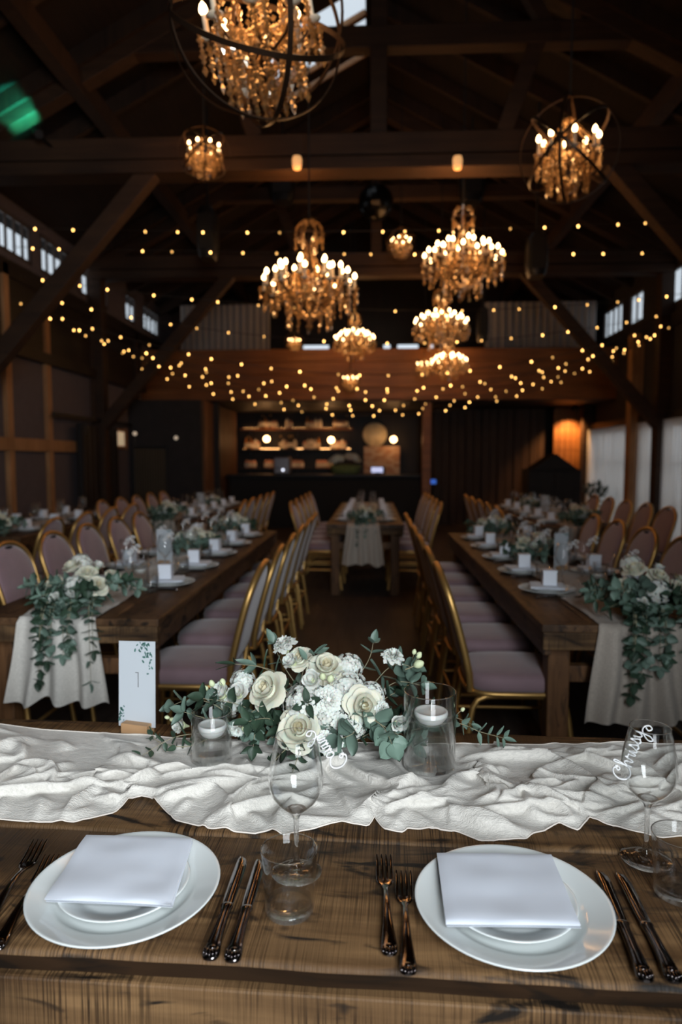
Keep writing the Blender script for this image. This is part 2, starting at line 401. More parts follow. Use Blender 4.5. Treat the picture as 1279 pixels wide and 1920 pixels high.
for sx0, sx1, sy0, sy1 in SKY:
    WN[0] += 1
    z0, z1 = RIDGE-(RX-sx0)*KL+.03, RIDGE-(RX-sx1)*KL+.03
    f = MB(); f.beam((sx0,sy0+.015,z0),(sx1,sy0+.015,z1),.03,.04); f.beam((sx0,sy1-.015,z0),(sx1,sy1-.015,z1),.03,.06)
    o = struct(f.build('window_%d' % WN[0], POST))
    g = MB(); g.add([(sx0,sy0,z0),(sx1,sy0,z1),(sx1,sy1,z1),(sx0,sy1,z0)], [(0,1,2,3)]); g.build('pane', THIN, o)
# rafters
def zroof(x): return RIDGE-(RX-x)*KL if x < RX else RIDGE-(x-RX)*KR
y = -2.4; yy = []
while y < 15.8:
    yy.append(y); y += .92
for y in yy:
    for sgn, xe in ((-1, XL), (1, XR)):
        if 8.3 < y < 9.95 and sgn < 0: continue
        m = MB(); x0 = RX+sgn*.04; m.beam((x0,y,zroof(x0)-.09),(xe,y,zroof(xe)-.09),.07,.17)
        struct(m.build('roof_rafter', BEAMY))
m = MB(); m.beam((RX,YF,RIDGE-.2),(RX,YB,RIDGE-.2),.12,.25); struct(m.build('ridge_beam', BEAMY))
for x in (-2.9, 3.0):
    m = MB(); m.beam((x,YF,zroof(x)-.28),(x,YB,zroof(x)-.28),.14,.2); struct(m.build('roof_purlin', BEAMY))
# trusses
for Y in (3.0, 6.9, 10.7):
    t = bpy.data.objects.new('roof_truss', None); C.objects.link(t); t.location = (0,Y,0); struct(t, 'timber roof truss with tie beam, collar and braces', 'roof truss')
    def bm_(n, p0, p1, wd, ht):
        q = MB(); q.beam(p0, p1, wd, ht, .008, (0,1,0)); q.build(n, BEAM, t)
    bm_('tie_beam', (XL,0,4.44), (XR,0,4.44), .20, .20); bm_('tie_beam', (XL,0.02,4.26), (XR,.02,4.26), .12, .28)
    xl, xr = RX-(RIDGE-.2-5.43)/KL, RX+(RIDGE-.2-5.43)/KR
    bm_('collar_beam', (xl,0,5.43), (xr,0,5.43), .2, .16)
    bm_('king_post', (RX,0,4.54), (RX,0,5.35), .16, .16); bm_('king_post', (RX,0,5.51), (RX,0,6.7), .16, .16)
    for sg, xe in ((-1,XL),(1,XR)):
        bm_('rafter', (RX+sg*.05,0,RIDGE-.29), (xe,0,EAVE-.2), .2, .18)
        bm_('strut', (RX+sg*1.5,0,5.36), (RX+sg*1.2,0,4.54), .15, .15)
        bm_('strut', (RX+sg*1.6,0,5.5), (RX+sg*1.3,0,6.0), .12, .12)
        bm_('brace', (RX+sg*2.22,0,4.28), (xe-sg*.15,0,1.95), .17, .16)
        bm_('post', (xe-sg*.1,0,0), (xe-sg*.1,0,4.2), .2, .2)
# timber framing of the left wall
TN = [0]
def trim(p0, p1, wd, ht, mt, upv=(0,0,1)):
    TN[0] += 1; q = MB(); q.beam(p0, p1, wd, ht, .005, upv); return struct(q.build('trim_%d' % TN[0], mt))
for y in (6.1, 8.08, 9.1): trim((XL+.03,y,0), (XL+.03,y,3.75), .13, .06, POST, (1,0,0))
trim((XL+.03,10.62,1.9), (XL+.03,10.62,3.75), .1, .06, BEAM, (1,0,0)); trim((XL+.03,12.6,2.3), (XL+.03,12.6,3.75), .1, .06, BEAM, (1,0,0))
trim((XL+.035,3.4,1.6), (XL+.035,9.95,1.6), .07, .16, POST)
trim((XL+.03,YF,3.70), (XL+.03,YB,3.70), .06, .2, DARKW); trim((XR-.03,YF,3.50), (XR-.03,YB,3.50), .06, .2, DARKW)
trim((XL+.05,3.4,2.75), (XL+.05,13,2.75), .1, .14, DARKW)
for y in (9.55, 11.79, 14.35): trim((XR-.10,y,0), (XR-.10,y,3.5), .2, .20, POST if y != 14.35 else BEAM, (1,0,0))
trim((XR-.03,7,2.06), (XR-.03,14.4,2.06), .08, .16, DARKW)
# dark upper band of the left wall (boards)
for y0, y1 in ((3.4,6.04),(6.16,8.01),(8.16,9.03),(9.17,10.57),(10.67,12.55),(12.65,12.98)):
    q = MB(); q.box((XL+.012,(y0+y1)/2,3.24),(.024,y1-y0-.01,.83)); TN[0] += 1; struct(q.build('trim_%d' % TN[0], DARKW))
# gallery at the far end
q = MB(); q.box(((XL+XR)/2,14.5,2.58),(XR-XL,3.0,.12)); struct(q.build('gallery_floor', DARKW))
q = MB()
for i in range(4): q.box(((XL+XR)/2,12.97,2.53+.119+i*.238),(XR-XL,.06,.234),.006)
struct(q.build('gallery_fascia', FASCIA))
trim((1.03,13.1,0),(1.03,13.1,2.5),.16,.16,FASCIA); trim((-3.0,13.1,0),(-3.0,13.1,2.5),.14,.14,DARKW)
# corner room at the far left
q = MB(); q.box((-3.72,12.25,1.24),(1.30,.1,2.48)); struct(q.build('wall_corner_front', PLASTER))
q = MB()
for i in range(9): q.box((-3.07,12.31+.17+i*.33,1.24),(.06,.32,2.48),.006)
struct(q.build('wall_corner_side', wood('corner_boards', (.10,.04,.016), (.16,.07,.03), 'Z', .7, .6)))
# board partition right of the bar
q = MB(); k = 0
for x in np.arange(1.4, 3.78, .17):
    q.box((x,14.8+(.02 if k%2 else 0),1.25),(.155,.05,2.5),.004); k += 1
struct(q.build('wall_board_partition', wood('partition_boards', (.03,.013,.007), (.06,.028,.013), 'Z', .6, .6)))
q = MB()
for x in np.arange(3.86, 4.45, .12): q.box((x,14.62,1.25),(.112,.05,2.5),.004)
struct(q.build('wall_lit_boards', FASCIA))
q = MB(); q.box((2.55,14.9,.55),(2.2,.05,1.1)); 
# lower brick chimney breast behind the bar
BRICK, bn, bl, bb = new_mat('pale_brick')
bt = bn.new('ShaderNodeTexBrick'); bt.inputs['Color1'].default_value = (.55,.42,.32,1); bt.inputs['Color2'].default_value = (.36,.17,.10,1); bt.inputs['Mortar'].default_value = (.35,.28,.22,1); bt.inputs['Scale'].default_value = 4
btc = bn.new('ShaderNodeTexCoord'); bmp = bn.new('ShaderNodeMapping'); bmp.inputs['Rotation'].default_value = (R(90),0,0); bl.new(btc.outputs['Object'], bmp.inputs[0]); bl.new(bmp.outputs[0], bt.inputs['Vector']); bl.new(bt.outputs[0], bb.inputs['Base Color']); bb.inputs['Roughness'].default_value = .85
q = MB(); q.box((.22,15.86,.86),(.82,.26,1.72),.01); struct(q.build('wall_brick_breast', BRICK))
# ================================================================== NEAR TABLE
TOP = .75
def plank(mb, x0, x1, v0, v1, zt, th, seed, amp=.003, edge_front=False, edge_back=False, rd=.004, dz=0.0):
    """one board along X: noisy long edges and slightly uneven top; slot 1 = bark edge"""
    n = max(8, int((x1-x0)/.025)); rows = []
    for i in range(n+1):
        x = x0+(x1-x0)*i/n
        a = v0 + amp*noise.noise((x*9, seed, 0)) + (amp*1.5*noise.noise((x*3, seed, 5)) if edge_front else 0)
        b = v1 + amp*noise.noise((x*9, seed, 9)); q = .0012*noise.noise((x*5, seed, 2)) + dz
        rows.append([(x,a,zt-th+q),(x,a-.0005,zt-rd*2+q),(x,a+rd*.7,zt-rd*.5+q),(x,a+rd*2.2,zt+q),(x,(a+b)/2,zt+q+.0006*noise.noise((x*4,seed,3))),(x,b-rd*1.6,zt+q),(x,b-rd*.4,zt-rd*.6+q),(x,b,zt-rd*2+q),(x,b,zt-th+q)])
    o = len(mb.f); mb.grid(rows, False, False, True, flip=True)
    if edge_front:
        for k in range(o, len(mb.f)):
            if (k-o) % 8 == 0: mb.mi[k] = 1
    mb.add(rows[0], [tuple(range(9))]); mb.add(rows[-1], [tuple(range(9))[::-1]])
T0 = thing('dining_table', 'rough reclaimed-wood table in front carrying two place settings and the big white bouquet', 'table', (0,1.238,0), R(-2.0))
m = MB()
for k,(a,b,dz) in enumerate([(-.398,-.102,0),(-.0985,.028,.0015),(.032,.21,0),(.214,.392,.001)]):
    plank(m, -1.5, 1.5, a, b, TOP, .028, k*3.1, .0025, k == 0, dz=dz)
m.build('tabletop', [WOOD_TOP, WOOD_EDGE], T0)
m = MB(); m.box((0,-.392,.665),(2.98,.035,.108),.004); m.build('apron', WOOD_TOP, T0)
m = MB(); m.box((0,.37,.665),(2.9,.035,.108),.004); m.build('apron', WOOD_TOP, T0)
for x in (-1.42,1.42):
    for y in (-.33,.33):
        m = MB(); m.box((x,y,.36),(.09,.09,.72),.006); m.build('leg', WOOD_LEG, T0)
m = MB(); m.box((0,0,.16),(2.8,.09,.07),.005); m.build('stretcher', WOOD_LEG, T0)

# ------------------------------------------------------------------ gauze runner on the near table (cloth gathered between its two hems)
hem_x = np.array([-1.6,-.816,-.679,-.616,-.538,-.478,-.465,-.449,-.425,-.401,-.356,-.28,-.202,-.175,-.155,-.11,-.054,-.005,.006,.025,.056,.066,.155,.188,.262,.340,.368,.401,.435,.506,.543,.68,1.6])
hem_y = np.array([1.20,1.154,1.174,1.167,1.171,1.207,1.254,1.269,1.26,1.236,1.185,1.157,1.147,1.157,1.146,1.165,1.189,1.182,1.210,1.17,1.164,1.177,1.169,1.143,1.146,1.204,1.185,1.226,1.202,1.167,1.173,1.187,1.17])
bk_x = np.array([-1.6,-.93,-.80,-.6,-.45,-.2,.2,.42,.6,.75,1.0,1.6]); bk_y = np.array([1.60,1.615,1.585,1.565,1.545,1.545,1.54,1.55,1.565,1.57,1.55,1.53])
VASES = [(gz(398,1424,.757), .046), (gz(805,1436,.757), .057)]
FOAM = (-.10, 1.50, .16, .055)
def gather_cloth(seed=5, nx=440, ny=116):
    """cloth pushed together between its hems: curved folds that taper out, meet and lean over"""
    g = np.random.default_rng(seed)
    X0, X1 = -1.12, 1.02
    u = np.linspace(X0, X1, nx); t = np.linspace(0, 1, ny)
    fr = np.interp(u, hem_x, hem_y); bk = np.interp(u, bk_x, bk_y)
    P = np.zeros((nx, ny, 3)); P[..., 0] = u[:, None]; P[..., 1] = fr[:, None] + (bk-fr)[:, None]*t[None, :]
    X, Y = P[..., 0], P[..., 1]
    H = np.zeros((nx, ny)); LX = np.zeros((nx, ny)); LY = np.zeros((nx, ny))
    folds = []
    for k in range(120):
        x = g.uniform(X0, X1); y = g.uniform(1.15, 1.58); an = g.normal(0, .55) + (PI if g.random() < .5 else 0); L = g.uniform(.07, .30); cv = g.normal(0, 5.0)
        folds.append((x, y, an, L, cv, g.uniform(.011, .026), g.uniform(.008, .017)))
    for cx_, cy_, n in ((-.52,1.30,6),(.30,1.30,9),(.23,1.38,6),(.04,1.30,6),(-.75,1.38,5),(.58,1.36,6),(-.23,1.34,5),(.40,1.24,5)):
        a0 = g.uniform(0, 6)
        for k in range(n): folds.append((cx_+g.normal(0,.012), cy_+g.normal(0,.012), a0+2*PI*k/n+g.normal(0,.25), g.uniform(.08,.20), g.normal(0,7), g.uniform(.016,.030), g.uniform(.007,.013)))
    # folds that run off the front hem
    for x in np.arange(X0, X1, .05):
        folds.append((x+g.uniform(-.02,.02), np.interp(x, hem_x, hem_y)-.005, PI/2+g.normal(0,.5), g.uniform(.05,.14), g.normal(0,7), g.uniform(.006,.014), g.uniform(.008,.016)))
    for x, y, an, L, cv, A, wd in folds:
        n = 9; px, py = [x], [y]; a = an
        for k in range(n): a += cv*L/n; px.append(px[-1]+math.cos(a)*L/n); py.append(py[-1]+math.sin(a)*L/n)
        i0, i1 = np.searchsorted(u, (min(px)-.06, max(px)+.06)); 
        if i1-i0 < 2: continue
        xs, ys = X[i0:i1], Y[i0:i1]; best = np.full(xs.shape, 9.); pos = np.zeros(xs.shape); sgn = np.zeros(xs.shape)
        for k in range(n):
            dx, dy = px[k+1]-px[k], py[k+1]-py[k]; l2 = dx*dx+dy*dy
            f = np.clip(((xs-px[k])*dx+(ys-py[k])*dy)/l2, 0, 1); ex, ey = xs-px[k]-f*dx, ys-py[k]-f*dy; d = np.hypot(ex, ey)
            m_ = d < best; best[m_] = d[m_]; pos[m_] = (k+f[m_])/n; sgn[m_] = np.sign(ex*dy-ey*dx)[m_]
        tp = np.sin(PI*np.clip(pos*.9+.1, 0, 1))**.7; w_ = wd*(.7+.6*pos)*(1+.35*sgn)
        h = A*tp*np.exp(-(best/w_)**2)
        o = H[i0:i1]; up = h > o
        # where two folds meet the higher one lies on top: a soft maximum keeps the crease
        H[i0:i1] = np.where(up, h+.25*o, o+.25*h)
        lean = .55*h
        a_ = an+cv*L*.5; LX[i0:i1] += lean*math.sin(a_)*(1 if cv > 0 else -1); LY[i0:i1] -= lean*abs(math.cos(a_))
    sw = np.zeros((nx, ny)); cr = np.zeros((nx, ny))
    for i in range(nx):
        for j in range(0, ny):
            x, y = X[i, j], Y[i, j]
            if j % 2 == 0: sw[i, j] = noise.noise((x*4, y*6, 2.2)); 
            cr[i, j] = noise.noise((x*26, y*60, 1.1))+.6*noise.noise((x*70, y*90, 4.1))
    sw[:, 1:-1:2] = .5*(sw[:, 0:-2:2]+sw[:, 2::2]); sw[:, -1] = sw[:, -2] if ny % 2 == 0 else sw[:, -1]
    e = np.minimum(t*7, 1)[None, :]; eb = np.minimum((1-t)*5, 1)[None, :]
    Z = (H*(.30+.70*e) + .010*(sw+.6)*e + .0009*cr)*(.25+.75*eb)
    flat = np.ones((nx, ny))
    for c, r in VASES: flat = np.minimum(flat, np.clip((np.hypot(X-c.x, Y-c.y)-r)/.03, 0, 1))
    flat = np.minimum(flat, .25+np.clip((np.hypot((X-FOAM[0])/FOAM[2], (Y-FOAM[1])/FOAM[3])-1)*2, 0, .75))
    Z *= flat; Z = np.clip(Z, .0006, .046)
    P[..., 0] += np.clip(LX, -.012, .012)*flat*e; P[..., 1] += np.clip(LY, -.014, .010)*flat*e*eb
    for _ in range(2): Z[1:-1, 1:-1] = .5*Z[1:-1, 1:-1] + .125*(Z[2:, 1:-1]+Z[:-2, 1:-1]+Z[1:-1, 2:]+Z[1:-1, :-2])
    P[..., 2] = TOP+.0035+Z
    return P
RP = gather_cloth()
m = MB(); m.grid([[tuple(p) for p in r] for r in RP.tolist()]); ro = m.build('table_runner', CLOTH)
tag(ro, 'crumpled ivory gauze runner gathered along the middle of the front table', 'table runner')
m = MB()
for j in (0, -1): m.tube([tuple(p) for p in RP[:, j].tolist()], .0016, 5)
m.build('hem', HEM, ro)

# ------------------------------------------------------------------ tableware builders
def lathe_obj(name, prof, mt, parent=None, n=48, loc=None):
    q = MB(); q.lathe(prof, n); return q.build(name, mt, parent, loc)
PLATE = MB(); PLATE.lathe([(1e-4,.0065),(.085,.0065),(.094,.008),(.102,.0135),(.108,.0155),(.136,.0215),(.1395,.0228),(.1410,.0220),(.1405,.0205),(.136,.0180),(.106,.0105),(.096,.004),(.088,.0005),(.080,0),(.078,.003),(1e-4,.003)], 72)
PLATE = PLATE.mesh('dinner_plate', CHINA)
SPLATE = MB(); SPLATE.lathe([(1e-4,.0055),(.060,.0055),(.068,.007),(.075,.0115),(.092,.0155),(.0955,.0168),(.0968,.0160),(.0960,.0148),(.076,.0085),(.066,.001),(.058,0),(.056,.003),(1e-4,.003)], 64)
SPLATE = SPLATE.mesh('dessert_plate', CHINA)
def sweep(mb, st, n=10, e=2.6):
    rings = []
    for y, hw, z, th in st:
        rings.append([(hw*math.copysign(abs(math.cos(a))**(2/e), math.cos(a)), y, z+th*math.copysign(abs(math.sin(a))**(2/e), math.sin(a))) for a in [2*PI*(k+.5)/n for k in range(n)]])
    mb.grid(rings, False, True, True, flip=False)
    mb.add(rings[0], [tuple(range(n))]); mb.add(rings[-1], [tuple(range(n))[::-1]])
def shell_end(mb, z0, hw):
    for k in range(-2, 3): mb.ball((k*hw*.38, .006+.0045*(2-abs(k))*.0+abs(k)*.002, z0+.0022), (hw*.2,.007,.0018), 6)
    mb.ball((0,.016,z0+.002), (hw*.5,.004,.0018), 6)
def fork_mesh(L):
    k = L/.222; q = MB()
    sweep(q, [(0,.004,.005,.0015),(.002,.0085,.005,.0022),(.006,.0112,.0055,.0026),(.013,.0118,.006,.0028),(.022,.0108,.0072,.0028),(.04,.0088,.009,.0027),(.065,.0066,.0105,.0026),(.095,.0048,.0115,.0026),(.12,.0038,.010,.0025),(.137,.0036,.0068,.0023),(.147,.0055,.0048,.0018),(.153,.0100,.0040,.0014),(.160,.0130,.0037,.0012),(.168,.0137,.0038,.0011)])
    for x in (-.0112,-.0037,.0037,.0112):
        v0 = len(q.v)
        sweep(q, [(.164,.0027,.0038,.0012),(.185,.0025,.0050,.0012),(.205,.0023,.0080,.0012),(.217,.0018,.0105,.0011),(.222,.0008,.0115,.0007)], 8)
        for v in range(v0, len(q.v)): q.v[v] = (q.v[v][0]+x, *q.v[v][1:])
    shell_end(q, .006, .011)
    for s in (-1,1): q.tube([(s*.0085,.024,.0098),(s*.0066,.045,.0115),(s*.0045,.075,.013),(s*.0028,.105,.0133)], .0007, 5)
    q.v = [(a, b*k, c) for a, b, c in q.v]
    return q.mesh('fork', STEEL)
def knife_mesh(L):
    k = L/.232; q = MB()
    sweep(q, [(0,.004,.006,.002),(.002,.0090,.006,.0035),(.007,.0118,.0065,.0045),(.015,.0120,.007,.005),(.03,.0098,.0072,.0052),(.055,.0082,.0072,.0050),(.085,.0074,.0070,.0046),(.102,.0080,.0068,.0048),(.106,.0095,.0068,.0050),(.111,.0088,.0068,.0040),(.114,.0070,.0068,.0022)])
    rings = []
    for y, a, b, t in [(.112,-.0075,.0080,.0012),(.13,-.0085,.0088,.0011),(.17,-.0085,.0094,.0010),(.205,-.0082,.0098,.0008),(.22,-.0078,.0075,.0007),(.228,-.0070,.0035,.0006),(.232,-.0055,-.001,.0004)]:
        rings.append([(a,y,.0068-t),(a,y,.0068+t),((a+b)/2,y,.0068+t*.9),(b,y,.0068+.0001),(b,y,.0068-.0001),((a+b)/2,y,.0068-t*.9)])
    q.grid(rings, False, True, True); q.add(rings[-1], [tuple(range(6))])
    shell_end(q, .010, .011)
    for s in (-1,1): q.tube([(s*.0078,.026,.0115),(s*.006,.055,.0118),(s*.0055,.095,.0112)], .0007, 5)
    q.v = [(a, b*k, c) for a, b, c in q.v]
    return q.mesh('knife', STEEL)
FORK, FORK2, KNIFE, KNIFE2 = fork_mesh(.222), fork_mesh(.212), knife_mesh(.232), knife_mesh(.228)
def on(px, py, z): return gz(px, py, z)
def lay(me, name, label, cat, tip, end, z=TOP+.0015, group=None):
    """cutlery with its handle end at pixel `end`, pointing at pixel `tip`"""
    a, b = gz(*end, z+.008), gz(*tip, z+.008); d = b-a
    o = obj(name, me, None, (a.x,a.y,z), (0,0,math.atan2(d.y,d.x)-PI/2)); tag(o, label, cat, group); return o
def wine_glass_root(label, loc, group, name='wine_glass'):
    t = thing(name, label, 'wine glass', loc, 0, group)
    return t
WG_STEM = MB(); WG_STEM.lathe([(1e-4,.0),(.0395,.0),(.0405,.0008),(.0395,.0020),(.025,.0040),(.012,.0075),(.0065,.013),(.0045,.022),(.0040,.045),(.0040,.075),(.0048,.088),(.0075,.095),(.0125,.100),(.0165,.104),(.0140,.1035),(.008,.1010),(1e-4,.0995)], 40)
WG_STEM = WG_STEM.mesh('stem', GLASS)
WG_BOWL = MB(); WG_BOWL.lathe([(.0160,.1040),(.0235,.1100),(.0320,.1190),(.0392,.1300),(.0430,.1420),(.0440,.1520),(.0432,.1640),(.0405,.1820),(.0365,.2020),(.0318,.2240),(.0314,.2245),(.0311,.2240),(.0357,.2020),(.0397,.1820),(.0424,.1640),(.0432,.1520),(.0422,.1425),(.0384,.1306),(.0312,.1196),(.0226,.1106),(.0140,.1045)], 48)
WG_BOWL = WG_BOWL.mesh('bowl', THIN)
WG_RIM = MB(); WG_RIM.tube([(.0316*math.cos(a),.0316*math.sin(a),.2242) for a in np.linspace(0,2*PI,41)[:-1]], .0006, 6, closed=True)
WG_RIM = WG_RIM.mesh('rim', GLASS)
def wine_glass(label, loc, group, tagmesh=None, rz=0):
    t = thing('wine_glass', label, 'wine glass', loc, rz, group)
    obj('stem', WG_STEM, t); obj('bowl', WG_BOWL, t); obj('rim', WG_RIM, t)
    return t
TUMB = MB(); TUMB.lathe([(.0335,0),(.0352,.0015),(.0358,.006),(.0380,.045),(.0412,.094),(.0408,.0952),(.0402,.0945),(.0368,.045),(.0345,.016)], 48)
TUMB = TUMB.mesh('glass_wall', THIN)
TUMB2 = MB(); TUMB2.lathe([(1e-4,0),(.0332,0),(.0345,.0015),(.0345,.0155),(.0325,.0128),(.02,.0114),(1e-4,.0112)], 48); TUMB2 = TUMB2.mesh('base', GLASS)
TUMB3 = MB(); TUMB3.tube([(.0407*math.cos(a),.0407*math.sin(a),.0945) for a in np.linspace(0,2*PI,49)[:-1]], .0009, 6, closed=True); TUMB3 = TUMB3.mesh('rim', GLASS)
def tumbler(label, loc, group):
    t = thing('tumbler', label, 'drinking glass', loc, 0, group); obj('glass_wall', TUMB, t); obj('base', TUMB2, t); obj('rim', TUMB3, t); return t
# script name markers: strokes smoothed into thin tubes
def spline(P, n=8):
    P = [Vector((*p, 0)) for p in P]; out = []
    for i in range(len(P)-1):
        a, b, c, d = P[max(i-1,0)], P[i], P[i+1], P[min(i+2,len(P)-1)]
        for k in range(n):
            t = k/n; out.append(.5*((2*b)+(c-a)*t+(2*a-5*b+4*c-d)*t*t+(3*b-a-3*c+d)*t**3))
    out.append(P[-1]); return out
GL = {  # letter strokes in a 1-high script, advance width last
 'C': ([[(.62,1.32),(.78,1.45),(.80,1.2),(.55,1.55),(.15,1.35),(-.12,.75),(.0,.1),(.42,-.12),(.85,.15),(.95,.42)],[(.62,1.32),(.5,1.1),(.66,.98),(.82,1.15)]], .95),
 'h': ([[(0,.35),(.22,1.1),(.30,1.65),(.18,1.75),(.12,1.3),(.1,0),(.16,.5),(.34,.78),(.46,.6),(.46,.12),(.6,.05)]], .58),
 'r': ([[(0,.1),(.14,.62),(.20,.88),(.26,.66),(.44,.68),(.40,.3),(.46,.02),(.58,.1)]], .55),
 'i': ([[(0,.1),(.14,.72),(.16,.1),(.28,.02),(.36,.2)],[(.2,1.05),(.23,1.1)]], .34),
 's': ([[(0,.1),(.2,.55),(.28,.95),(.36,.55),(.42,.2),(.25,-.05),(.08,.08),(.3,.02),(.52,.15)]], .5),
 'o': ([[(.3,.72),(.08,.6),(.05,.2),(.25,-.02),(.46,.25),(.40,.62),(.28,.72),(.42,.6),(.58,.62)]], .55),
 'n': ([[(0,.55),(.1,.72),(.12,0),(.16,.45),(.32,.75),(.42,.55),(.42,.1),(.58,.05)]], .55),
 'y': ([[(0,.6),(.08,.75),(.1,.25),(.26,.05),(.44,.4),(.48,.75),(.46,.1),(.38,-.7),(.12,-1.0),(.06,-.6),(.4,-.05),(.75,.2),(1.05,.1),(1.2,-.3),(1.0,-.6),(.8,-.35),(1.0,0)]], 1.0)}
def name_marker(word, h, mirror=False):
    q = MB(); x = 0
    for ch in word:
        st, adv = GL[ch]
        for s in st:
            pts = [Vector(((x+p.x)*h*(-1 if mirror else 1), 0, p.y*h)) for p in spline(s)]
            q.tube(pts, h*(.13 if ch == 'C' else .105), 6, flat=.6)
        x += adv
    return q.mesh('name_marker', ACRYL), x*h

# ------------------------------------------------------------------ the two front settings
def napkin(name, label, corners, z, skew=0.0, seed=1):
    c = [gz(*p, z) for p in corners]   # back-left, back-right, front-right, front-left
    o = thing(name, label, 'napkin', (sum((v.x for v in c))/4, sum((v.y for v in c))/4, z)); 
    org = Vector(o.location)
    def slab(z0, th, sh, nm, wav):
        n1, n2 = 26, 24; top = []
        q = MB(); rows = []
        for j in range(n2+1):
            t = j/n2; row = []
            for i in range(n1+1):
                s = i/n1
                p = (c[3]*(1-s)+c[2]*s)*(1-t)+(c[0]*(1-s)+c[1]*s)*t - org
                e = min(s,1-s,1-t)*18; ef = t*9
                zz = z0+.0012*(wav > .001)+th*(1-.55*max(0,1-min(e,ef) if min(e,ef) < 1 else 0)**2) + wav*noise.noise((s*3+seed,t*3,seed*2.3)) - .0015*abs(s-.5)
                row.append((p.x+sh[0], p.y+sh[1], zz))
            rows.append(row)
        bot = [[(x, y, z0+wav*noise.noise((0,0,0))-.0015*abs(i/n1-.5)) for i, (x, y, _) in enumerate(r)] for r in rows]
        # rounded front fold: first row pulled down to the bottom sheet
        front = [[(bx, by-.0012, z0+th*.45) for bx, by, bz in rows[0]]]
        q.grid(front+rows, False, False, True); q.grid([front[0]]+bot, False, False, True, flip=True)
        for rr, bb in ((rows[-1], bot[-1]), ([r[0] for r in rows], [r[0] for r in bot]), ([r[-1] for r in rows], [r[-1] for r in bot])): q.grid([rr, bb])
        q.build(nm, NAPK, o)
    slab(0, .0030, (.0015,.001), 'fold_layer', .0003); slab(.0034, .0036, (0,0), 'top_layer', .0032)
    return o
def plate_thing(me, name, label, cat, loc, group=None):
    o = obj(name, me, None, loc); tag(o, label, cat, group); return o
def centre_from_box(x0, x1, y0, y1, z): return gz((x0+x1)/2, (y0+y1)/2 - (y1-y0)*.035, z)
pl = gz(236, 1655, TOP+.022); pr = gz(960, 1687, TOP+.022)
pl.z = pr.z = TOP+.0015
plate_thing(PLATE, 'dinner_plate', 'large white dinner plate under the left napkin at the front of the table', 'plate', pl, 'front dinner plates')
plate_thing(PLATE, 'dinner_plate', 'large white dinner plate under the right napkin, with two forks lying to its left', 'plate', pr, 'front dinner plates')
sl, sr = Vector(pl)+Vector((-.002,.002,.0085)), Vector(pr)+Vector((-.004,.002,.0085))
plate_thing(SPLATE, 'dessert_plate', 'small white plate stacked on the left front dinner plate', 'plate', sl, 'front dessert plates')
plate_thing(SPLATE, 'dessert_plate', 'small white plate stacked on the right front dinner plate', 'plate', sr, 'front dessert plates')
napkin('napkin', 'folded white linen napkin lying askew on the left front plate', [(162,1570),(360,1579),(321,1702),(84,1691)], TOP+.0272, seed=1)
napkin('napkin', 'folded white linen napkin lying on the right front plate, front edge rolled', [(819,1604),(1034,1609),(1088,1741),(836,1738)], TOP+.0272, seed=5)
lay(FORK, 'fork', 'outer fork with bright tines, left of the left front plate', 'fork', (86,1562), (-34,1744), group='front forks')
lay(FORK2, 'fork', 'inner fork half tucked beside the left front plate rim', 'fork', (103,1598), (-8,1778), group='front forks')
lay(FORK, 'fork', 'outer silver fork lying farther from the right front plate', 'fork', (719,1600), (731,1788), group='front forks')
lay(FORK2, 'fork', 'inner silver fork lying next to the right front plate', 'fork', (756,1628), (766,1824), group='front forks')
lay(KNIFE, 'knife', 'dark table knife next to the left front plate', 'knife', (456,1607), (392,1797), group='front knives')
lay(KNIFE2, 'knife', 'dark table knife between another knife and the water tumbler', 'knife', (488,1612), (434,1801), group='front knives')
lay(KNIFE, 'knife', 'dark table knife next to the right front plate', 'knife', (1121,1620), (1213,1838), group='front knives')
lay(KNIFE2, 'knife', 'dark table knife beside the right tumbler, outer one of its pair', 'knife', (1156,1622), (1268,1840), group='front knives')
g1, g2 = gz(556,1634,TOP+.0015), gz(1211,1610,TOP+.0015)
wa = wine_glass('empty wine glass standing behind the tumbler, in front of the big bouquet', g1, 'front wine glasses')
wb = wine_glass('empty wine glass at the right edge, white script marker on its left rim', g2, 'front wine glasses')
tumbler('small empty water tumbler standing between the knives and the forks', gz(543,1707,TOP+.0015), 'front tumblers')
tumbler('small empty water tumbler cut off by the right edge of the photo', gz(1272,1676,TOP+.0015), 'front tumblers')
# name markers: own things, hooked over the glass rims
me, L = name_marker('Chrissy', .0195)
a, b = gy(1176,1461,g2.y-.012), gy(1207,1374,g2.y-.012); d = b-a
o = obj('name_marker', me, None, a); o.scale = (d.length/L*1.12,1,d.length/L*.95); o.rotation_euler = (0,-math.atan2(d.z,d.x),0)
tag(o, 'white cut-out script name marker clipped to the left rim of the right wine glass', 'name marker', 'name markers')
me, L = name_marker('Conny', .0195, True)
a, b = gy(627,1441,g1.y-.012), gy(592,1384,g1.y-.012); d = b-a
o = obj('name_marker', me, None, a); o.scale = (d.length/L*1.2,1,d.length/L*1.1); o.rotation_euler = (0,-math.atan2(d.z,d.x)+PI,0)
tag(o, 'white cut-out script name marker seen from behind on the wine glass before the bouquet', 'name marker', 'name markers')
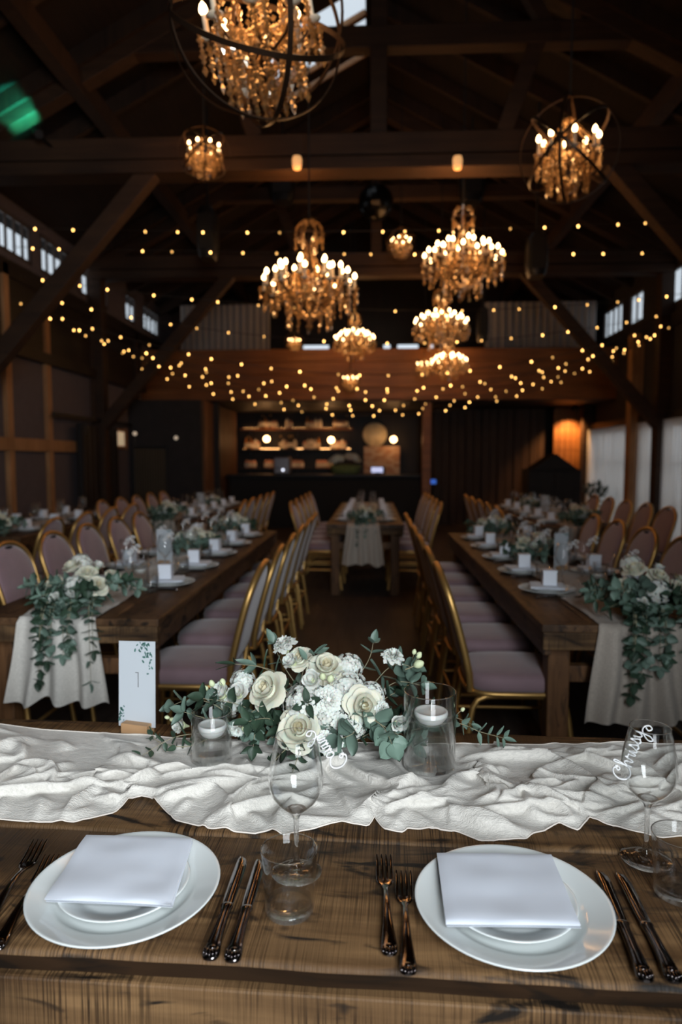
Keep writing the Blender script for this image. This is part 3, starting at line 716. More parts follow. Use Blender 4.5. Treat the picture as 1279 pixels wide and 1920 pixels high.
# glass cylinders with floating candles
def cyl_vase(label, clabel, base, r, h, wl, cr):
    t = thing('glass_cylinder', label, 'glass cylinder vase', base, 0, 'glass cylinders')
    q = MB(); q.lathe([(1e-4,.0),(r-.001,.0),(r,.001),(r,h-.001),(r-.0012,h),(r-.0022,h-.001),(r-.0022,.006),(1e-4,.006)], 56); q.build('glass_wall', THIN, t)
    q = MB(); q.tube([((r-.001)*math.cos(a),(r-.001)*math.sin(a),h-.001) for a in np.linspace(0,2*PI,57)[:-1]], .0011, 6, closed=True); q.build('rim', GLASS, t)
    rw = r-.0028
    q = MB(); q.lathe([(1e-4,.0068),(rw,.0068),(rw,wl-.001),(rw,wl),(rw-.001,wl-.0006),(1e-4,wl-.0008)], 56); q.build('water', WATER, t)
    c = thing('floating_candle', clabel, 'candle', (base.x+.002,base.y-.004,base.z+wl), .3, 'floating candles')
    q = MB(); q.lathe([(1e-4,-.020),(cr*.45,-.0195),(cr*.72,-.015),(cr*.92,-.006),(cr,.002),(cr*.985,.0065),(cr*.93,.0085),(cr*.86,.0075),(cr*.4,.0068),(1e-4,.0072)], 40); q.build('wax_body', WAX, c)
    q = MB(); q.tube([(0,0,.006),(.0005,0,.014),(.0016,.0004,.024)], .0009, 6); q.build('wick', WICK, c)
vl = Vector(VASES[0][0]); vr = Vector(VASES[1][0]); vl.z = vr.z = TOP+.0105
cyl_vase('shorter glass cylinder of water beside the left end of the big bouquet', 'white floating candle in the shorter front cylinder', vl, .0435, .105, .070, .031)
cyl_vase('taller glass cylinder of water at the right end of the big bouquet', 'white floating candle in the taller front cylinder', vr, .0555, .162, .112, .036)
# table number card
cb = gz(255,1378,TOP); 
t = thing('table_number_card', 'white card reading 1 with printed green leaves, standing on an oak block', 'table number card', (cb.x,cb.y+.012,TOP+.0015), R(-14), 'table number cards')
q = MB(); q.box((0,0,.0125),(.072,.034,.025),.002); q.build('stand', OAK, t, (0,0,0))
CM = Matrix.Translation((-.004,.004,.012)) @ Matrix.Rotation(R(-3.2),4,'Y') @ Matrix.Rotation(R(-7),4,'X')
q = MB(); q.box((0,0,.103),(.102,.0012,.206)); co_ = q.build('card', PAPER, t); co_.matrix_basis = CM
q = MB(); q.box((.004,-.0011,.113),(.0018,.0004,.036)); q.box((0,-.0011,.1302),(.0078,.0004,.0016)); q.build('numeral', INK, co_)
def leaf_prints(spots):
    q = MB()
    for x, z, l, a in spots:
        n = 8; vs = []
        for k in range(n):
            an = 2*PI*k/n; p = Vector((math.cos(an)*l*.5, math.sin(an)*l*.26*(1-.3*math.cos(an))))
            vs.append((x+p.x*math.cos(a)-p.y*math.sin(a), -.0011, z+p.x*math.sin(a)+p.y*math.cos(a)))
        q.add(vs, [tuple(range(n))])
    return q
rl = random.Random(3); sp = []
for k in range(46):
    u = rl.random(); x = .049-abs(rl.gauss(0,.016)) - u*.018; z = .204-abs(rl.gauss(0,.02))-(.045*rl.random() if x > .03 else 0)
    if -.049 < x < .0495 and z < .2045: sp.append((x,z,rl.uniform(.004,.010),rl.uniform(0,6)))
for k in range(26):
    x = -.0495+abs(rl.gauss(0,.008)); z = .012+abs(rl.gauss(0,.022)); sp.append((x,z,rl.uniform(.004,.009),rl.uniform(0,6)))
leaf_prints([s_ for s_ in sp if s_[1] > .12]).build('leaf_print', INKG, co_); leaf_prints([s_ for s_ in sp if s_[1] <= .12]).build('leaf_print', INKG, co_)
# ================================================================== FLOWERS
def petal(mb, phi, w, r0, h, fl, zb=0.0, nu=7, nt=6, ruf=0.0, sd=0.0):
    rows = []
    for i in range(nt):
        t = i/(nt-1); row = []
        for j in range(nu):
            a = -1+2*j/(nu-1); sh = math.sqrt(max(0, 1-(a*.96)**2)) if t > .5 else 1
            tt = t*(1-.28*(a*a)*(t > .3))
            rad = r0*(.30+.70*math.sin(min(tt*1.15,1)*PI/2)) + fl*tt**3
            z = zb + h*tt - fl*.75*tt**4.5
            ang = phi+a*w*(.55+.45*math.sin(min(1,t*1.4)*PI/2))
            if ruf: rad += ruf*t*t*math.sin(a*9+sd); z += ruf*t*t*math.cos(a*11+sd)
            wob = .03*noise.noise((ang*2, t*3, sd+r0*7))
            row.append(((rad+wob)*math.cos(ang), (rad+wob)*math.sin(ang), z+wob))
        rows.append(row)
    mb.grid(rows)
def rose_mesh(seed, mts=None):
    g = random.Random(seed); q = MB(); q.m = 1
    for k in range(4): petal(q, k*2.2+g.random(), 1.5, .10+.05*k, .72-.02*k, -.02, .02, sd=seed+k)
    q.m = 0
    for k in range(5): petal(q, k*2*PI/5+g.uniform(-.2,.2), .95, .30+.015*k, .74, .03, 0, sd=seed+k+9)
    for k in range(6): petal(q, k*2*PI/6+.4+g.uniform(-.2,.2), .85, .50+.02*(k%2), .70, .10, -.04, sd=seed+k+20)
    for k in range(6): petal(q, k*2*PI/6+g.uniform(-.2,.2), .80, .68, .60, .22+g.uniform(0,.08), -.08, sd=seed+k+31)
    for k in range(5): petal(q, k*2*PI/5+.3+g.uniform(-.2,.2), .80, .74, .42, .36+g.uniform(0,.08), -.12, sd=seed+k+44)
    q.ball((0,0,-.1),(.5,.5,.3),8)
    return q.mesh('rose', mts or [ROSE, YELLP])
def carnation_mesh(seed):
    g = random.Random(seed); q = MB()
    for k in range(42):
        phi = k*2.39996; f = (k+.5)/42
        r = .15+.55*f; petal(q, phi, .42, r, .75*(1-f*.75)+.1, .20+.22*f, -.1*f, 7, 5, .06, g.random()*6)
    q.ball((0,0,-.05),(.45,.45,.35),8)
    q.m = 1; q.tube([(0,0,-.65),(0,0,-.25),(0,0,-.05)], [.14,.30,.36], 8)
    return q.mesh('carnation', [WHITEP, BUD])
def hydrangea_mesh(seed):
    g = random.Random(seed); q = MB(); n = 70
    for k in range(n):
        z = 1-1.45*(k+.5)/n; r = math.sqrt(max(0,1-z*z)); a = k*2.39996
        nrm = Vector((r*math.cos(a), r*math.sin(a), z)); nrm = (nrm+Vector((g.gauss(0,.16),g.gauss(0,.16),g.gauss(0,.16)))).normalized()
        M = Matrix.Translation(nrm*g.uniform(.80,1.0)) @ nrm.to_track_quat('Z','Y').to_matrix().to_4x4() @ Matrix.Rotation(g.random()*3,4,'Z')
        s = g.uniform(.17,.22)
        for p in range(4):
            b = p*PI/2; c, sn = math.cos(b), math.sin(b)
            def pt(u, v, w): return (s*(u*c-v*sn), s*(u*sn+v*c), s*w)
            q.add([pt(.0,0,-.15),pt(.55,-.5,.12),pt(1.05,-.38,.02),pt(1.15,0,-.06),pt(1.05,.38,.02),pt(.55,.5,.12),pt(.6,0,0)], [(0,1,6),(1,2,6),(2,3,6),(3,4,6),(4,5,6),(5,0,6)], True, M)
    q.ball((0,0,0),(.72,.72,.72),10)
    return q.mesh('hydrangea_head', WHITEP)
def lis_mesh(seed):
    g = random.Random(seed); q = MB()
    for k in range(3): petal(q, k*2.1, 1.2, .28, .95, .05, 0, sd=seed+k)
    for k in range(5): petal(q, k*2*PI/5+.3, .85, .48, .95, .12, -.02, 7, 6, .03, sd=seed+k+7)
    for k in range(4): petal(q, k*2*PI/4, .8, .58, .75, .25, -.05, 7, 6, .04, sd=seed+k+17)
    q.m = 1; q.tube([(0,0,-.7),(0,0,-.3),(0,0,.05)], [.07,.2,.42], 8)
    return q.mesh('lisianthus', [WHITEP, BUD])
def bud_mesh(seed):
    q = MB(); q.lathe([(1e-3,-.6),(.3,-.5),(.6,-.1),(.68,.3),(.5,.8),(.2,1.1),(1e-3,1.15)], 10, None, True, lambda a,z: 1+.08*math.cos(3*a+z*3))
    q.m = 1; q.tube([(0,0,-2.4),(.1,0,-1.4),(0,0,-.5)], .10, 6)
    return q.mesh('flower_bud', [BUD, STEM])
ROSES = [rose_mesh(k) for k in range(4)]; CARN = [carnation_mesh(k) for k in range(3)]; HYDR = [hydrangea_mesh(k) for k in range(3)]; LIS = [lis_mesh(k) for k in range(3)]; BUDM = bud_mesh(1)
def orient(loc, d, s, spin=0.0):
    return Matrix.Translation(loc) @ Vector(d).normalized().to_track_quat('Z','Y').to_matrix().to_4x4() @ Matrix.Rotation(spin,4,'Z') @ Matrix.Scale(s,4)
def leaf(mb, base, d, nrm, L, W, cup=.15, rnd=1.0):
    """one rounded leaf: base point, direction, face normal"""
    d = Vector(d).normalized(); nrm = Vector(nrm); side = d.cross(nrm)
    if side.length < 1e-3: side = d.cross(Vector((1,.3,.2)))
    side.normalize(); nrm = side.cross(d).normalized(); rows = []
    for i in range(6):
        t = i/5; wd = W*(math.sin(PI*min(1,t**.75*.98+.02))**.7)*(1 if rnd > .8 else (1-.25*t)); row = []
        for j in range(5):
            a = (j-2)/2
            row.append(Vector(base)+d*(L*t)+side*(wd*.5*a)+nrm*(cup*W*(a*a-.3)-.12*L*t*t*cup*4))
        rows.append(row)
    mb.grid(rows)
def sprig_mb(path, n, L0, L1, w=.85, seed=0, stem_r=.0013, spread=1.0):
    """a eucalyptus sprig along a path of points (world or local), leaves in pairs; slot 1 = stem"""
    g = random.Random(seed); q = MB(); P = [Vector(p) for p in path]
    def at(t):
        f = t*(len(P)-1); i = min(int(f), len(P)-2); u = f-i
        a, b, c, d = P[max(i-1,0)], P[i], P[i+1], P[min(i+2,len(P)-1)]
        return .5*((2*b)+(c-a)*u+(2*a-5*b+4*c-d)*u*u+(3*b-a-3*c+d)*u**3)
    q.m = 1; q.tube([at(k/14) for k in range(15)], [stem_r*(1-.6*k/14) for k in range(15)], 5); q.m = 0
    for k in range(n):
        t = .10+.88*k/(n-1); p = at(t); tg = (at(min(1,t+.03))-at(max(0,t-.03))).normalized()
        L = L0+(L1-L0)*t; a0 = k*1.57+g.uniform(-.4,.4)
        sx = tg.cross(Vector((0,0,1))); sx = sx.normalized() if sx.length > .05 else Vector((1,0,0)); sy = sx.cross(tg)
        for s in (0, PI):
            o = sx*math.cos(a0+s)+sy*math.sin(a0+s)
            d = (tg*g.uniform(.25,.7)+o*spread).normalized(); nr = (tg*.7-o*.3+Vector((g.gauss(0,.35),g.gauss(0,.35)-.3,g.gauss(0,.35)+.35)))
            leaf(q, p+o*.002, d, nr, L*g.uniform(.8,1.1), L*w*g.uniform(.85,1.1), g.uniform(.05,.22), w)
    leaf(q, at(1), (at(1)-at(.95)), (0,-.4,1), L1, L1*w)
    return q
B0 = Vector((FOAM[0], FOAM[1], TOP+.004))
bq = thing('flower_arrangement', 'large white rose, hydrangea and eucalyptus arrangement lying along the front table', 'flower arrangement', B0, 0, 'table flower arrangements')
def put(me, px, py, Y, rpx, d=None, name=None, k=1.0):
    p = gy(px, py, Y); dep = (p-Vector(CAM)).dot(Vector(_fw)); s = rpx*dep/1280*k
    c = Vector((-.10, 1.54, TOP+.05)); dd = Vector(d) if d else ((p-c).normalized()*.75+Vector((0,-.75,.45)))
    o = obj(name or me.name.split('.')[0], me, bq); M = orient(p-B0-dd.normalized()*s*.35, dd, s, random.random()*6); o.matrix_basis = M
    return o
for i,(px,py,Y,r,d) in enumerate([(561,1366,1.43,37,(0,-.8,.62)),(497,1291,1.47,34,(-.45,-.6,.6)),(684,1323,1.45,32,(.25,-.85,.35)),(612,1248,1.54,31,(.1,-.55,.85)),(560,1232,1.56,22,(-.2,-.6,.7))]):
    put(ROSES[i%4], px, py, Y, r, d, 'rose', 1.14)
for i,(px,py,Y,r) in enumerate([(567,1318,1.475,40),(655,1288,1.52,38),(700,1300,1.50,26),(618,1340,1.46,28),(450,1275,1.54,24),(655,1245,1.57,27),(585,1290,1.53,30),(665,1362,1.44,22),(430,1318,1.51,22)]): put(HYDR[i%3], px, py, Y, r, None, 'hydrangea_head', 1.08)
for i,(px,py,Y,r,d) in enumerate([(617,1310,1.455,30,(.1,-.8,.5)),(620,1394,1.42,29,(.2,-.9,.2)),(531,1203,1.56,26,(-.3,-.3,.9)),(739,1226,1.54,24,(.2,-.4,.85)),(443,1370,1.43,17,(0,-.9,-.1)),(640,1356,1.435,20,(.3,-.9,.2)),(720,1330,1.45,18,(.5,-.7,.3))]): put(CARN[i%3], px, py, Y, r, d, 'carnation', .95)
for i,(px,py,Y,r,d) in enumerate([(585,1274,1.49,19,(-.1,-.8,.5)),(412,1298,1.50,21,(-.5,-.5,.7)),(446,1300,1.50,21,(-.1,-.7,.7)),(337,1360,1.50,16,(-.6,-.6,.3)),(746,1356,1.43,16,(.4,-.9,.2)),(545,1240,1.55,17,(-.5,-.5,.7))]): put(LIS[i%3], px, py, Y, r, d, 'lisianthus', 1.25)
for px,py,Y,r,d in [(397,1281,1.50,9,(-.3,-.2,.9)),(417,1279,1.51,10,(0,-.2,.9)),(385,1290,1.50,8,(-.6,-.2,.7)),(323,1349,1.50,7,(-.9,-.2,.2)),(313,1345,1.50,6,(-1,-.1,.2)),(786,1245,1.52,13,(.8,-.2,.4)),(786,1228,1.53,9,(.5,-.1,.9)),(777,1222,1.54,7,(.2,0,1)),(605,1268,1.48,10,(0,-.5,.8)),(620,1272,1.48,11,(.2,-.5,.8)),(460,1366,1.42,10,(.8,-.5,0)),(868,1330,1.47,6,(.6,-.3,.7))]: put(BUDM, px, py, Y, r, d, 'flower_bud', .95)
def sprig(pts, n, l0, l1, w, seed, mt=LEAF, spread=1.0):
    path = [gy(*p)-B0 for p in pts]
    return sprig_mb(path, n, l0, l1, w, seed, spread=spread).build('eucalyptus_sprig', [mt, STEM], bq)
# named sprigs
sprig([(430,1340,1.50),(395,1318,1.49),(355,1312,1.49),(325,1322,1.49)], 5, .040, .036, .85, 1)
sprig([(420,1350,1.48),(380,1345,1.47),(345,1335,1.46)], 4, .036, .034, .8, 2)
sprig([(420,1372,1.50),(370,1375,1.48),(320,1385,1.46),(262,1420,1.43)], 8, .030, .024, .6, 3, LEAFD)
sprig([(400,1380,1.48),(350,1400,1.45),(300,1392,1.47),(285,1378,1.49)], 6, .026, .022, .6, 4, LEAFD)
sprig([(560,1300,1.56),(520,1262,1.57),(480,1248,1.57)], 3, .045, .052, .42, 5)
sprig([(560,1290,1.58),(530,1245,1.59),(512,1205,1.59)], 3, .034, .038, .55, 6)
sprig([(560,1290,1.55),(575,1240,1.55),(590,1225,1.54)], 3, .042, .042, .45, 7)
sprig([(540,1300,1.5),(500,1255,1.53),(440,1245,1.55)], 3, .05, .05, .28, 8, LEAFD)
sprig([(650,1300,1.58),(690,1240,1.60),(700,1205,1.61)], 4, .04, .034, .55, 9)
sprig([(680,1310,1.56),(720,1260,1.55),(745,1245,1.54),(770,1250,1.53)], 6, .044, .038, .85, 10)
sprig([(690,1320,1.54),(740,1280,1.53),(790,1285,1.52)], 5, .042, .036, .85, 11)
sprig([(690,1340,1.46),(720,1365,1.43),(735,1395,1.40)], 5, .050, .042, .9, 12)
sprig([(650,1350,1.44),(665,1372,1.41),(640,1385,1.40)], 3, .05, .048, .85, 13)
sprig([(700,1350,1.45),(750,1380,1.43),(775,1400,1.42)], 4, .044, .036, .8, 14)
sprig([(770,1370,1.50),(850,1355,1.52),(900,1372,1.50),(945,1384,1.48)], 9, .034, .028, .5, 15)
sprig([(780,1360,1.54),(845,1345,1.56),(885,1358,1.55)], 5, .032, .026, .5, 16)
sprig([(560,1390,1.44),(530,1410,1.41),(505,1440,1.38),(488,1468,1.36)], 7, .034, .028, .7, 17, LEAFD)
sprig([(570,1390,1.43),(560,1415,1.40),(548,1450,1.37)], 5, .032, .026, .75, 18, LEAFD)
sprig([(480,1330,1.48),(455,1350,1.45),(470,1375,1.43)], 5, .038, .032, .7, 19)
sprig([(500,1340,1.46),(480,1370,1.43),(475,1400,1.41)], 5, .036, .03, .7, 20, LEAFD)
gg = random.Random(11)
for k in range(44):
    a = gg.uniform(0, 2*PI); p0 = Vector((gg.uniform(-.13,.13), gg.uniform(-.02,.03), .03)); L = gg.uniform(.09,.19)
    p1 = p0+Vector((math.cos(a)*L*1.1, math.sin(a)*L*.45, gg.uniform(.0,.10))); p1.z = max(.02, p1.z)
    sprig_mb([p0, (p0+p1)/2+Vector((0,0,.025)), p1], 6, .043, .036, gg.choice([.6,.75,.9]), 50+k).build('eucalyptus_sprig', [gg.choice([LEAF,LEAFD,LEAFD]), STEM], bq)
# ================================================================== CHAIRS
def chair_proto():
    """banquet chair facing +Y, origin on the floor under the seat centre"""
    t = thing('banquet_chair', 'x', 'chair')
    # seat cushion: rounded slab
    def slab(W, D, zs, e=4.0, n=28):
        rows = []
        for k, z in zs:
            rows.append([(W/2*k*math.copysign(abs(math.cos(a))**(2/e), math.cos(a)), D/2*k*math.copysign(abs(math.sin(a))**(2/e), math.sin(a)), z) for a in [2*PI*i/n for i in range(n)]])
        return rows
    q = MB(); q.grid(slab(.42,.43,[(1e-3,.425),(.96,.425),(1.0,.440),(1.0,.468),(.965,.488),(.80,.499),(.4,.503),(1e-3,.504)]), False, True, True, flip=True); q.build('seat', PINK, t)
    q = MB(); rr = slab(.43,.44,[(1,.420)])[0]; q.tube(rr, .011, 8, closed=True); q.build('seat_rail', GOLD, t)
    # back: rounded arch panel leaning back
    def arch(w, h0, h1, n=22, drop=0.0):
        pts = [(-w*.92, h0)]
        hs = h1-.17
        pts += [(-w*(.92+.08*(k/4)), h0+(hs-h0)*k/4) for k in range(1,5)]
        pts += [(-w*math.cos(a), hs+.17*math.sin(a)**.85) for a in np.linspace(0, PI, n)[1:-1]]
        pts += [(w*(1-.08*(k/4)), hs-(hs-h0)*k/4) for k in range(0,5)]
        return pts
    def bp(x, z, off=0.0):   # a point of the leaning back: x across, z height
        lean = (z-.46)*.20+.035*((z-.46)/.46)**2
        return (x, -.205-lean-off, z)
    A = arch(.195,.50,.925)
    cz = .70
    rows = []
    for k, off in ((1e-3,-.022),(.6,-.022),(.9,-.018),(1.0,-.006),(1.0,.006),(.9,.014),(.6,.016),(1e-3,.016)):
        rows.append([bp(x*k, cz+(z-cz)*k, off) for x, z in A])
    q = MB(); q.grid(rows, False, True, True); q.build('backrest', PINK, t)
    F = [(-.172,.42)]+arch(.207,.50,.942)+[(.172,.42)]
    q = MB(); q.tube([bp(x, z) if z > .47 else (x,-.205,z) for x, z in F], .0155, 8, flat=.8); q.build('back_frame', GOLD, t)
    q = MB(); q.tube([bp(x, .915, -.012) for x in (-.035,-.02,0,.02,.035)], [.004,.012,.014,.012,.004], 8, flat=.6); q.build('hand_grip', BLACKM, t)
    # legs: each side an inverted U of tube, split into a front and a rear leg
    for sx in (-1, 1):
        x0, x1 = sx*.185, sx*.215
        for sy in (-1, 1):
            pth = [(x0,0,.405),(x0,sy*.08,.405),(x0,sy*.14,.402),(x0+(x1-x0)*.1,sy*.175,.388),(x0+(x1-x0)*.2,sy*.196,.355),(x0+(x1-x0)*.3,sy*.207,.30),(x1-(x1-x0)*.2,sy*.232,.10),(x1,sy*.245,0.0)]
            q = MB(); q.tube(pth, .0135, 8); q.build('leg', GOLD, t)
        q = MB(); q.tube([(x0+(x1-x0)*.5,-.218,.215),(x0+(x1-x0)*.5,.218,.215)], .0085, 6); q.build('stretcher', GOLD, t)
    for sy in (-1,1):
        q = MB(); q.tube([(-.2,sy*.218,.215),(.2,sy*.218,.215)], .0085, 6); q.build('stretcher', GOLD, t)
    return t
CH0 = chair_proto(); CH_used = [False]
def place_chair(x, y, rz, label, group):
    if not CH_used[0]:
        CH_used[0] = True; CH0.location = (x,y,0); CH0.rotation_euler = (0,0,rz); CH0['label'] = label; CH0['group'] = group; KIDS[CH0.name] = [(k, []) for k in CH0.children]
        return CH0
    return dup(CH0, (x,y,0), rz, label, group)
# ================================================================== LONG TABLES
def long_table(label, cx, y0, y1, w=.80):
    L = y1-y0
    t = thing('dining_table', label, 'table', (cx,(y0+y1)/2,0), 0, 'long dining tables')
    q = MB(); nb = 4
    for k in range(nb):
        a = -w/2+w*k/nb; M = Matrix.Rotation(PI/2,4,'Z'); p = MB(); plank(p, -L/2+.05, L/2-.05, a+.0015, a+w/nb-.0015, TOP, .03, cx*3+k, .002)
        q.add(p.v, p.f, True, M)
    for s in (-1,1): q.box((0,s*(L/2-.026),TOP-.016),(w,.05,.032),.004)
    q.build('tabletop', WOOD_TOP2, t)
    q = MB(); q.box((-w/2+.03,0,.667),(.035,L-.06,.1),.004); q.build('apron', WOOD_TOP2, t)
    q = MB(); q.box((w/2-.03,0,.667),(.035,L-.06,.1),.004); q.build('apron', WOOD_TOP2, t)
    for s in (-1,1): q = MB(); q.box((0,s*(L/2-.022),.682),(w-.01,.04,.072),.004); q.build('apron', WOOD_TOP, t)
    for sx in (-1,1):
        for sy in (-1,1): q = MB(); q.box((sx*(w/2-.09),sy*(L/2-.12),.325),(.09,.09,.65),.006); q.build('leg', WOOD_LEG, t)
    for sy in (-1,1): q = MB(); q.box((0,sy*(L/2-.12),.52),(w-.26,.05,.07),.005); q.build('stretcher', WOOD_LEG, t)
    return t
def long_runner(label, cx, y0, y1, hang, w=.30, seed=0, flare=1.35, mt=CLOTH):
    """gauze strip lying down the table, its near end hanging over the end at y0"""
    q = MB(); n1 = 46; sl = []
    for k in range(17): sl.append(('h', hang*(1-k/16)))
    L = y1-y0; m_ = int(L/.035)
    for k in range(m_+1): sl.append(('t', L*k/m_))
    rows = []
    for kind, d in sl:
        row = []
        for i in range(n1+1):
            s = i/n1*2-1
            if kind == 'h':
                f = d/hang; ww = w*.5*(1+(flare-1)*f); am = .016+.022*f
                hh = d*(1+.10*noise.noise((s*2.2, seed, 3)))
                x = cx+s*ww; y = y0-.012-am*(1+math.sin(s*11+seed+1.2*noise.noise((s*2,d*3,seed))))*.8
                if f < .05: y = y0-.008
                z = TOP+.010-hh
            else:
                e = min(1, d/.12); ww = w*.5*(1+.18*noise.noise((d*2.5,seed,0)))
                x = cx+s*ww+.03*noise.noise((d*2,seed,7)); y = y0+d
                z = TOP+.006+(.006+.020*e)*abs(noise.noise((s*2.3+seed, d*9+noise.noise((s*3,d*4,1))*1.5, seed)))*(1.15-abs(s)*.8)
            row.append((x,y,z))
        rows.append(row)
    q.grid(rows); o = q.build('table_runner', mt); tag(o, label, 'table runner', 'runners on the long tables'); return o
# ================================================================== GUEST SETTINGS
FAVB = MB(); FAVB.box((0,0,.034),(.066,.066,.068),.002); FAVB = FAVB.mesh('box_body', PAPERX)
FAVL = MB(); FAVL.box((0,0,.0715),(.070,.070,.008),.002); FAVL = FAVL.mesh('lid', PAPERX)
def bow_mesh():
    q = MB()
    for s in (-1,1):
        q.tube([(0,0,.03),(s*.015,.0,.052),(s*.036,0,.060),(s*.044,0,.044),(s*.034,0,.026),(s*.012,0,.024),(0,0,.03)], [.006,.011,.013,.013,.013,.010,.006], 8, flat=.8)
        q.tube([(0,0,.03),(s*.012,-.006,.018),(s*.028,-.010,.006)], [.006,.009,.010], 8, flat=.4)
    q.ball((0,-.004,.031),(.010,.010,.011),8); return q.mesh('bow', PAPERX)
BOW = bow_mesh()
NAPS = MB(); NAPS.box((0,0,.006),(.165,.165,.010),.004); NAPS.box((.004,.003,.0005),(.165,.165,.0008)); NAPS = NAPS.mesh('napkin', NAPK)
WGS = MB(); WGS.lathe([(1e-4,.0),(.038,.0),(.037,.003),(.006,.012),(.004,.03),(.004,.085),(.012,.098),(1e-4,.099)], 16); WGS = WGS.mesh('stem', GLASS)
WGB = MB(); WGB.lathe([(.008,.096),(.032,.118),(.043,.142),(.044,.155),(.040,.184),(.0318,.222),(.0312,.222),(.0394,.184),(.0432,.155),(.0422,.142),(.031,.119),(.008,.098)], 20); WGB = WGB.mesh('bowl', THIN)
TUMS = MB(); TUMS.lathe([(1e-4,0),(.034,0),(.0358,.004),(.0412,.094),(.0402,.094),(.035,.014),(1e-4,.011)], 20); TUMS = TUMS.mesh('tumbler', THIN)
TUMBASE = MB(); TUMBASE.lathe([(1e-4,.0005),(.033,.0005),(.0338,.010),(1e-4,.0105)], 20); TUMBASE = TUMBASE.mesh('base', GLASS)
MARK = MB()
for s in (GL['n'][0][0], [(p[0]+.6, p[1]) for p in GL['o'][0][0]], [(p[0]+1.1, p[1]) for p in GL['y'][0][0]]): MARK.tube([(p.x*.03, 0, p.y*.03) for p in spline(s, 3)], .004, 5, flat=.5)
MARK = MARK.mesh('name_marker', ACRYL)
def setting(cx, y, side, where, k, cutlery=True, full=True, bow=False, edge=.40):
    """side -1: guest sits at smaller x"""
    px = cx+side*(edge-.19); n = ORD[k]; sd = {-1:'left',1:'right'}[side]
    w_ = '%s place, %s side of %s' % (n, sd, where)
    z = TOP+.0015
    o = obj('dinner_plate', PLATE, None, (px,y,z)); tag(o, 'dinner plate at the '+w_, 'plate', 'dinner plates on the long tables')
    o = obj('dessert_plate', SPLATE, None, (px,y,z+.0085)); tag(o, 'small plate at the '+w_, 'plate', 'small plates on the long tables')
    o = obj('napkin', NAPS, None, (px,y,z+.0255), (0,0,rng.uniform(-.2,.2))); tag(o, 'folded napkin at the '+w_, 'napkin', 'napkins on the long tables')
    if bow: o = obj('ribbon_bow', BOW, None, (px-side*.01,y,z+.037), (0,0,side*PI/2+rng.uniform(-.5,.5))); tag(o, 'white bow at the '+w_, 'bow', 'white bows on the napkins')
    else:
        t = thing('favour_box', 'white favour box at the '+w_, 'favour box', (px-side*.01,y,z+.037), rng.uniform(-.15,.15), 'white favour boxes'); obj('box_body', FAVB, t); obj('lid', FAVL, t)
    gy_ = y-side*.19
    t = thing('wine_glass', 'wine glass at the '+w_, 'wine glass', (px-side*.13,gy_,z), 0, 'wine glasses on the long tables'); obj('stem', WGS, t); obj('bowl', WGB, t)
    if full:
        o = obj('name_marker', MARK, None, (px-side*.13+.02,gy_-.042,z+.185), (0,R(-62),0)); tag(o, 'white name marker on glass, %s place, %s side of %s' % (n, sd, where), 'name marker', 'name markers on the long tables')
    t = thing('tumbler', 'tumbler at the '+w_, 'drinking glass', (px-side*.03,gy_+side*.0-.0,z), 0, 'tumblers on the long tables'); obj('glass_wall', TUMS, t); obj('base', TUMBASE, t)
    if cutlery:
        r = -side*-PI/2
        for dy, me, nm in ((.165,FORK,'fork'),(-.155,KNIFE,'knife')):
            o = obj(nm, me, None, (px+side*.10,y+side*dy*1.0*(1 if nm=='fork' else 1),z), (0,0,side*PI/2)); tag(o, '%s at the %s' % (nm, w_), nm, nm+'s on the long tables' if nm == 'fork' else 'knives on the long tables')
# ================================================================== BOUQUETS on the other tables
def bouquet(label, seed, spread, cascade):
    g = random.Random(seed); t = thing('flower_arrangement', label, 'flower arrangement', (0,0,0), 0, 'bouquets on the long tables')
    sx, sy, sz = spread
    for k in range(9):
        a = k*2.4; r = math.sqrt((k+.5)/9)
        p = Vector((sx*r*math.cos(a)*.8, sy*r*math.sin(a)*.9-(.03 if cascade else 0), sz*(.62+.42*(1-r)+(.38*math.sin(a)*r if cascade else 0))+g.uniform(-.01,.02)))
        d = Vector((math.cos(a)*r, math.sin(a)*r-.45, .75))
        me = [ROSES[k%4], ROSES[(k+1)%4], HYDR[k%3], LIS[k%3]][k%4]
        o = obj(me.name.split('.')[0], me, t); o.matrix_basis = orient(p, d, {'rose':.046,'hydrangea_head':.052,'lisianthus':.034}[me.name.split('.')[0]], g.random()*6)
    for k in range(22):
        a = g.uniform(0,2*PI); p0 = Vector((g.uniform(-.4,.4)*sx, g.uniform(-.4,.4)*sy, .03)); Lh = g.uniform(.9,1.35)
        p1 = Vector((math.cos(a)*sx*Lh, math.sin(a)*sy*Lh, g.uniform(.02,sz*.8)))
        sprig_mb([p0, (p0+p1)/2+Vector((0,0,.03)), p1], 6, .060, .046, g.choice([.6,.85]), seed*50+k, .002).build('eucalyptus_sprig', [g.choice([LEAF,LEAFD]), STEM], t)
    if cascade:
        for k in range(11):
            x = g.uniform(-.12,.10); dn = g.uniform(.08,.30)
            sprig_mb([Vector((x,-.02,.05)), Vector((x*1.2,-sy*1.05,.05)), Vector((x*1.3,-cascade-.04,-.02)), Vector((x*1.4,-cascade-.055,-dn))], 9, .055, .042, g.choice([.5,.7,.85]), seed*70+k, .002).build('eucalyptus_sprig', [g.choice([LEAF,LEAFD,LEAFD]), STEM], t)
    return t
BE = bouquet('x', 1, (.18,.14,.16), .15); BMID = bouquet('x', 2, (.15,.17,.12), 0)
used = set()
def place_bq(proto, loc, rz, label, scale=1.0):
    if proto.name not in used:
        used.add(proto.name); KIDS[proto.name] = [(k, []) for k in proto.children]
        proto.location = loc; proto.rotation_euler = (0,0,rz); proto['label'] = label; proto.scale = (scale,)*3; return
    dup(proto, loc, rz, label, 'bouquets on the long tables', scale)
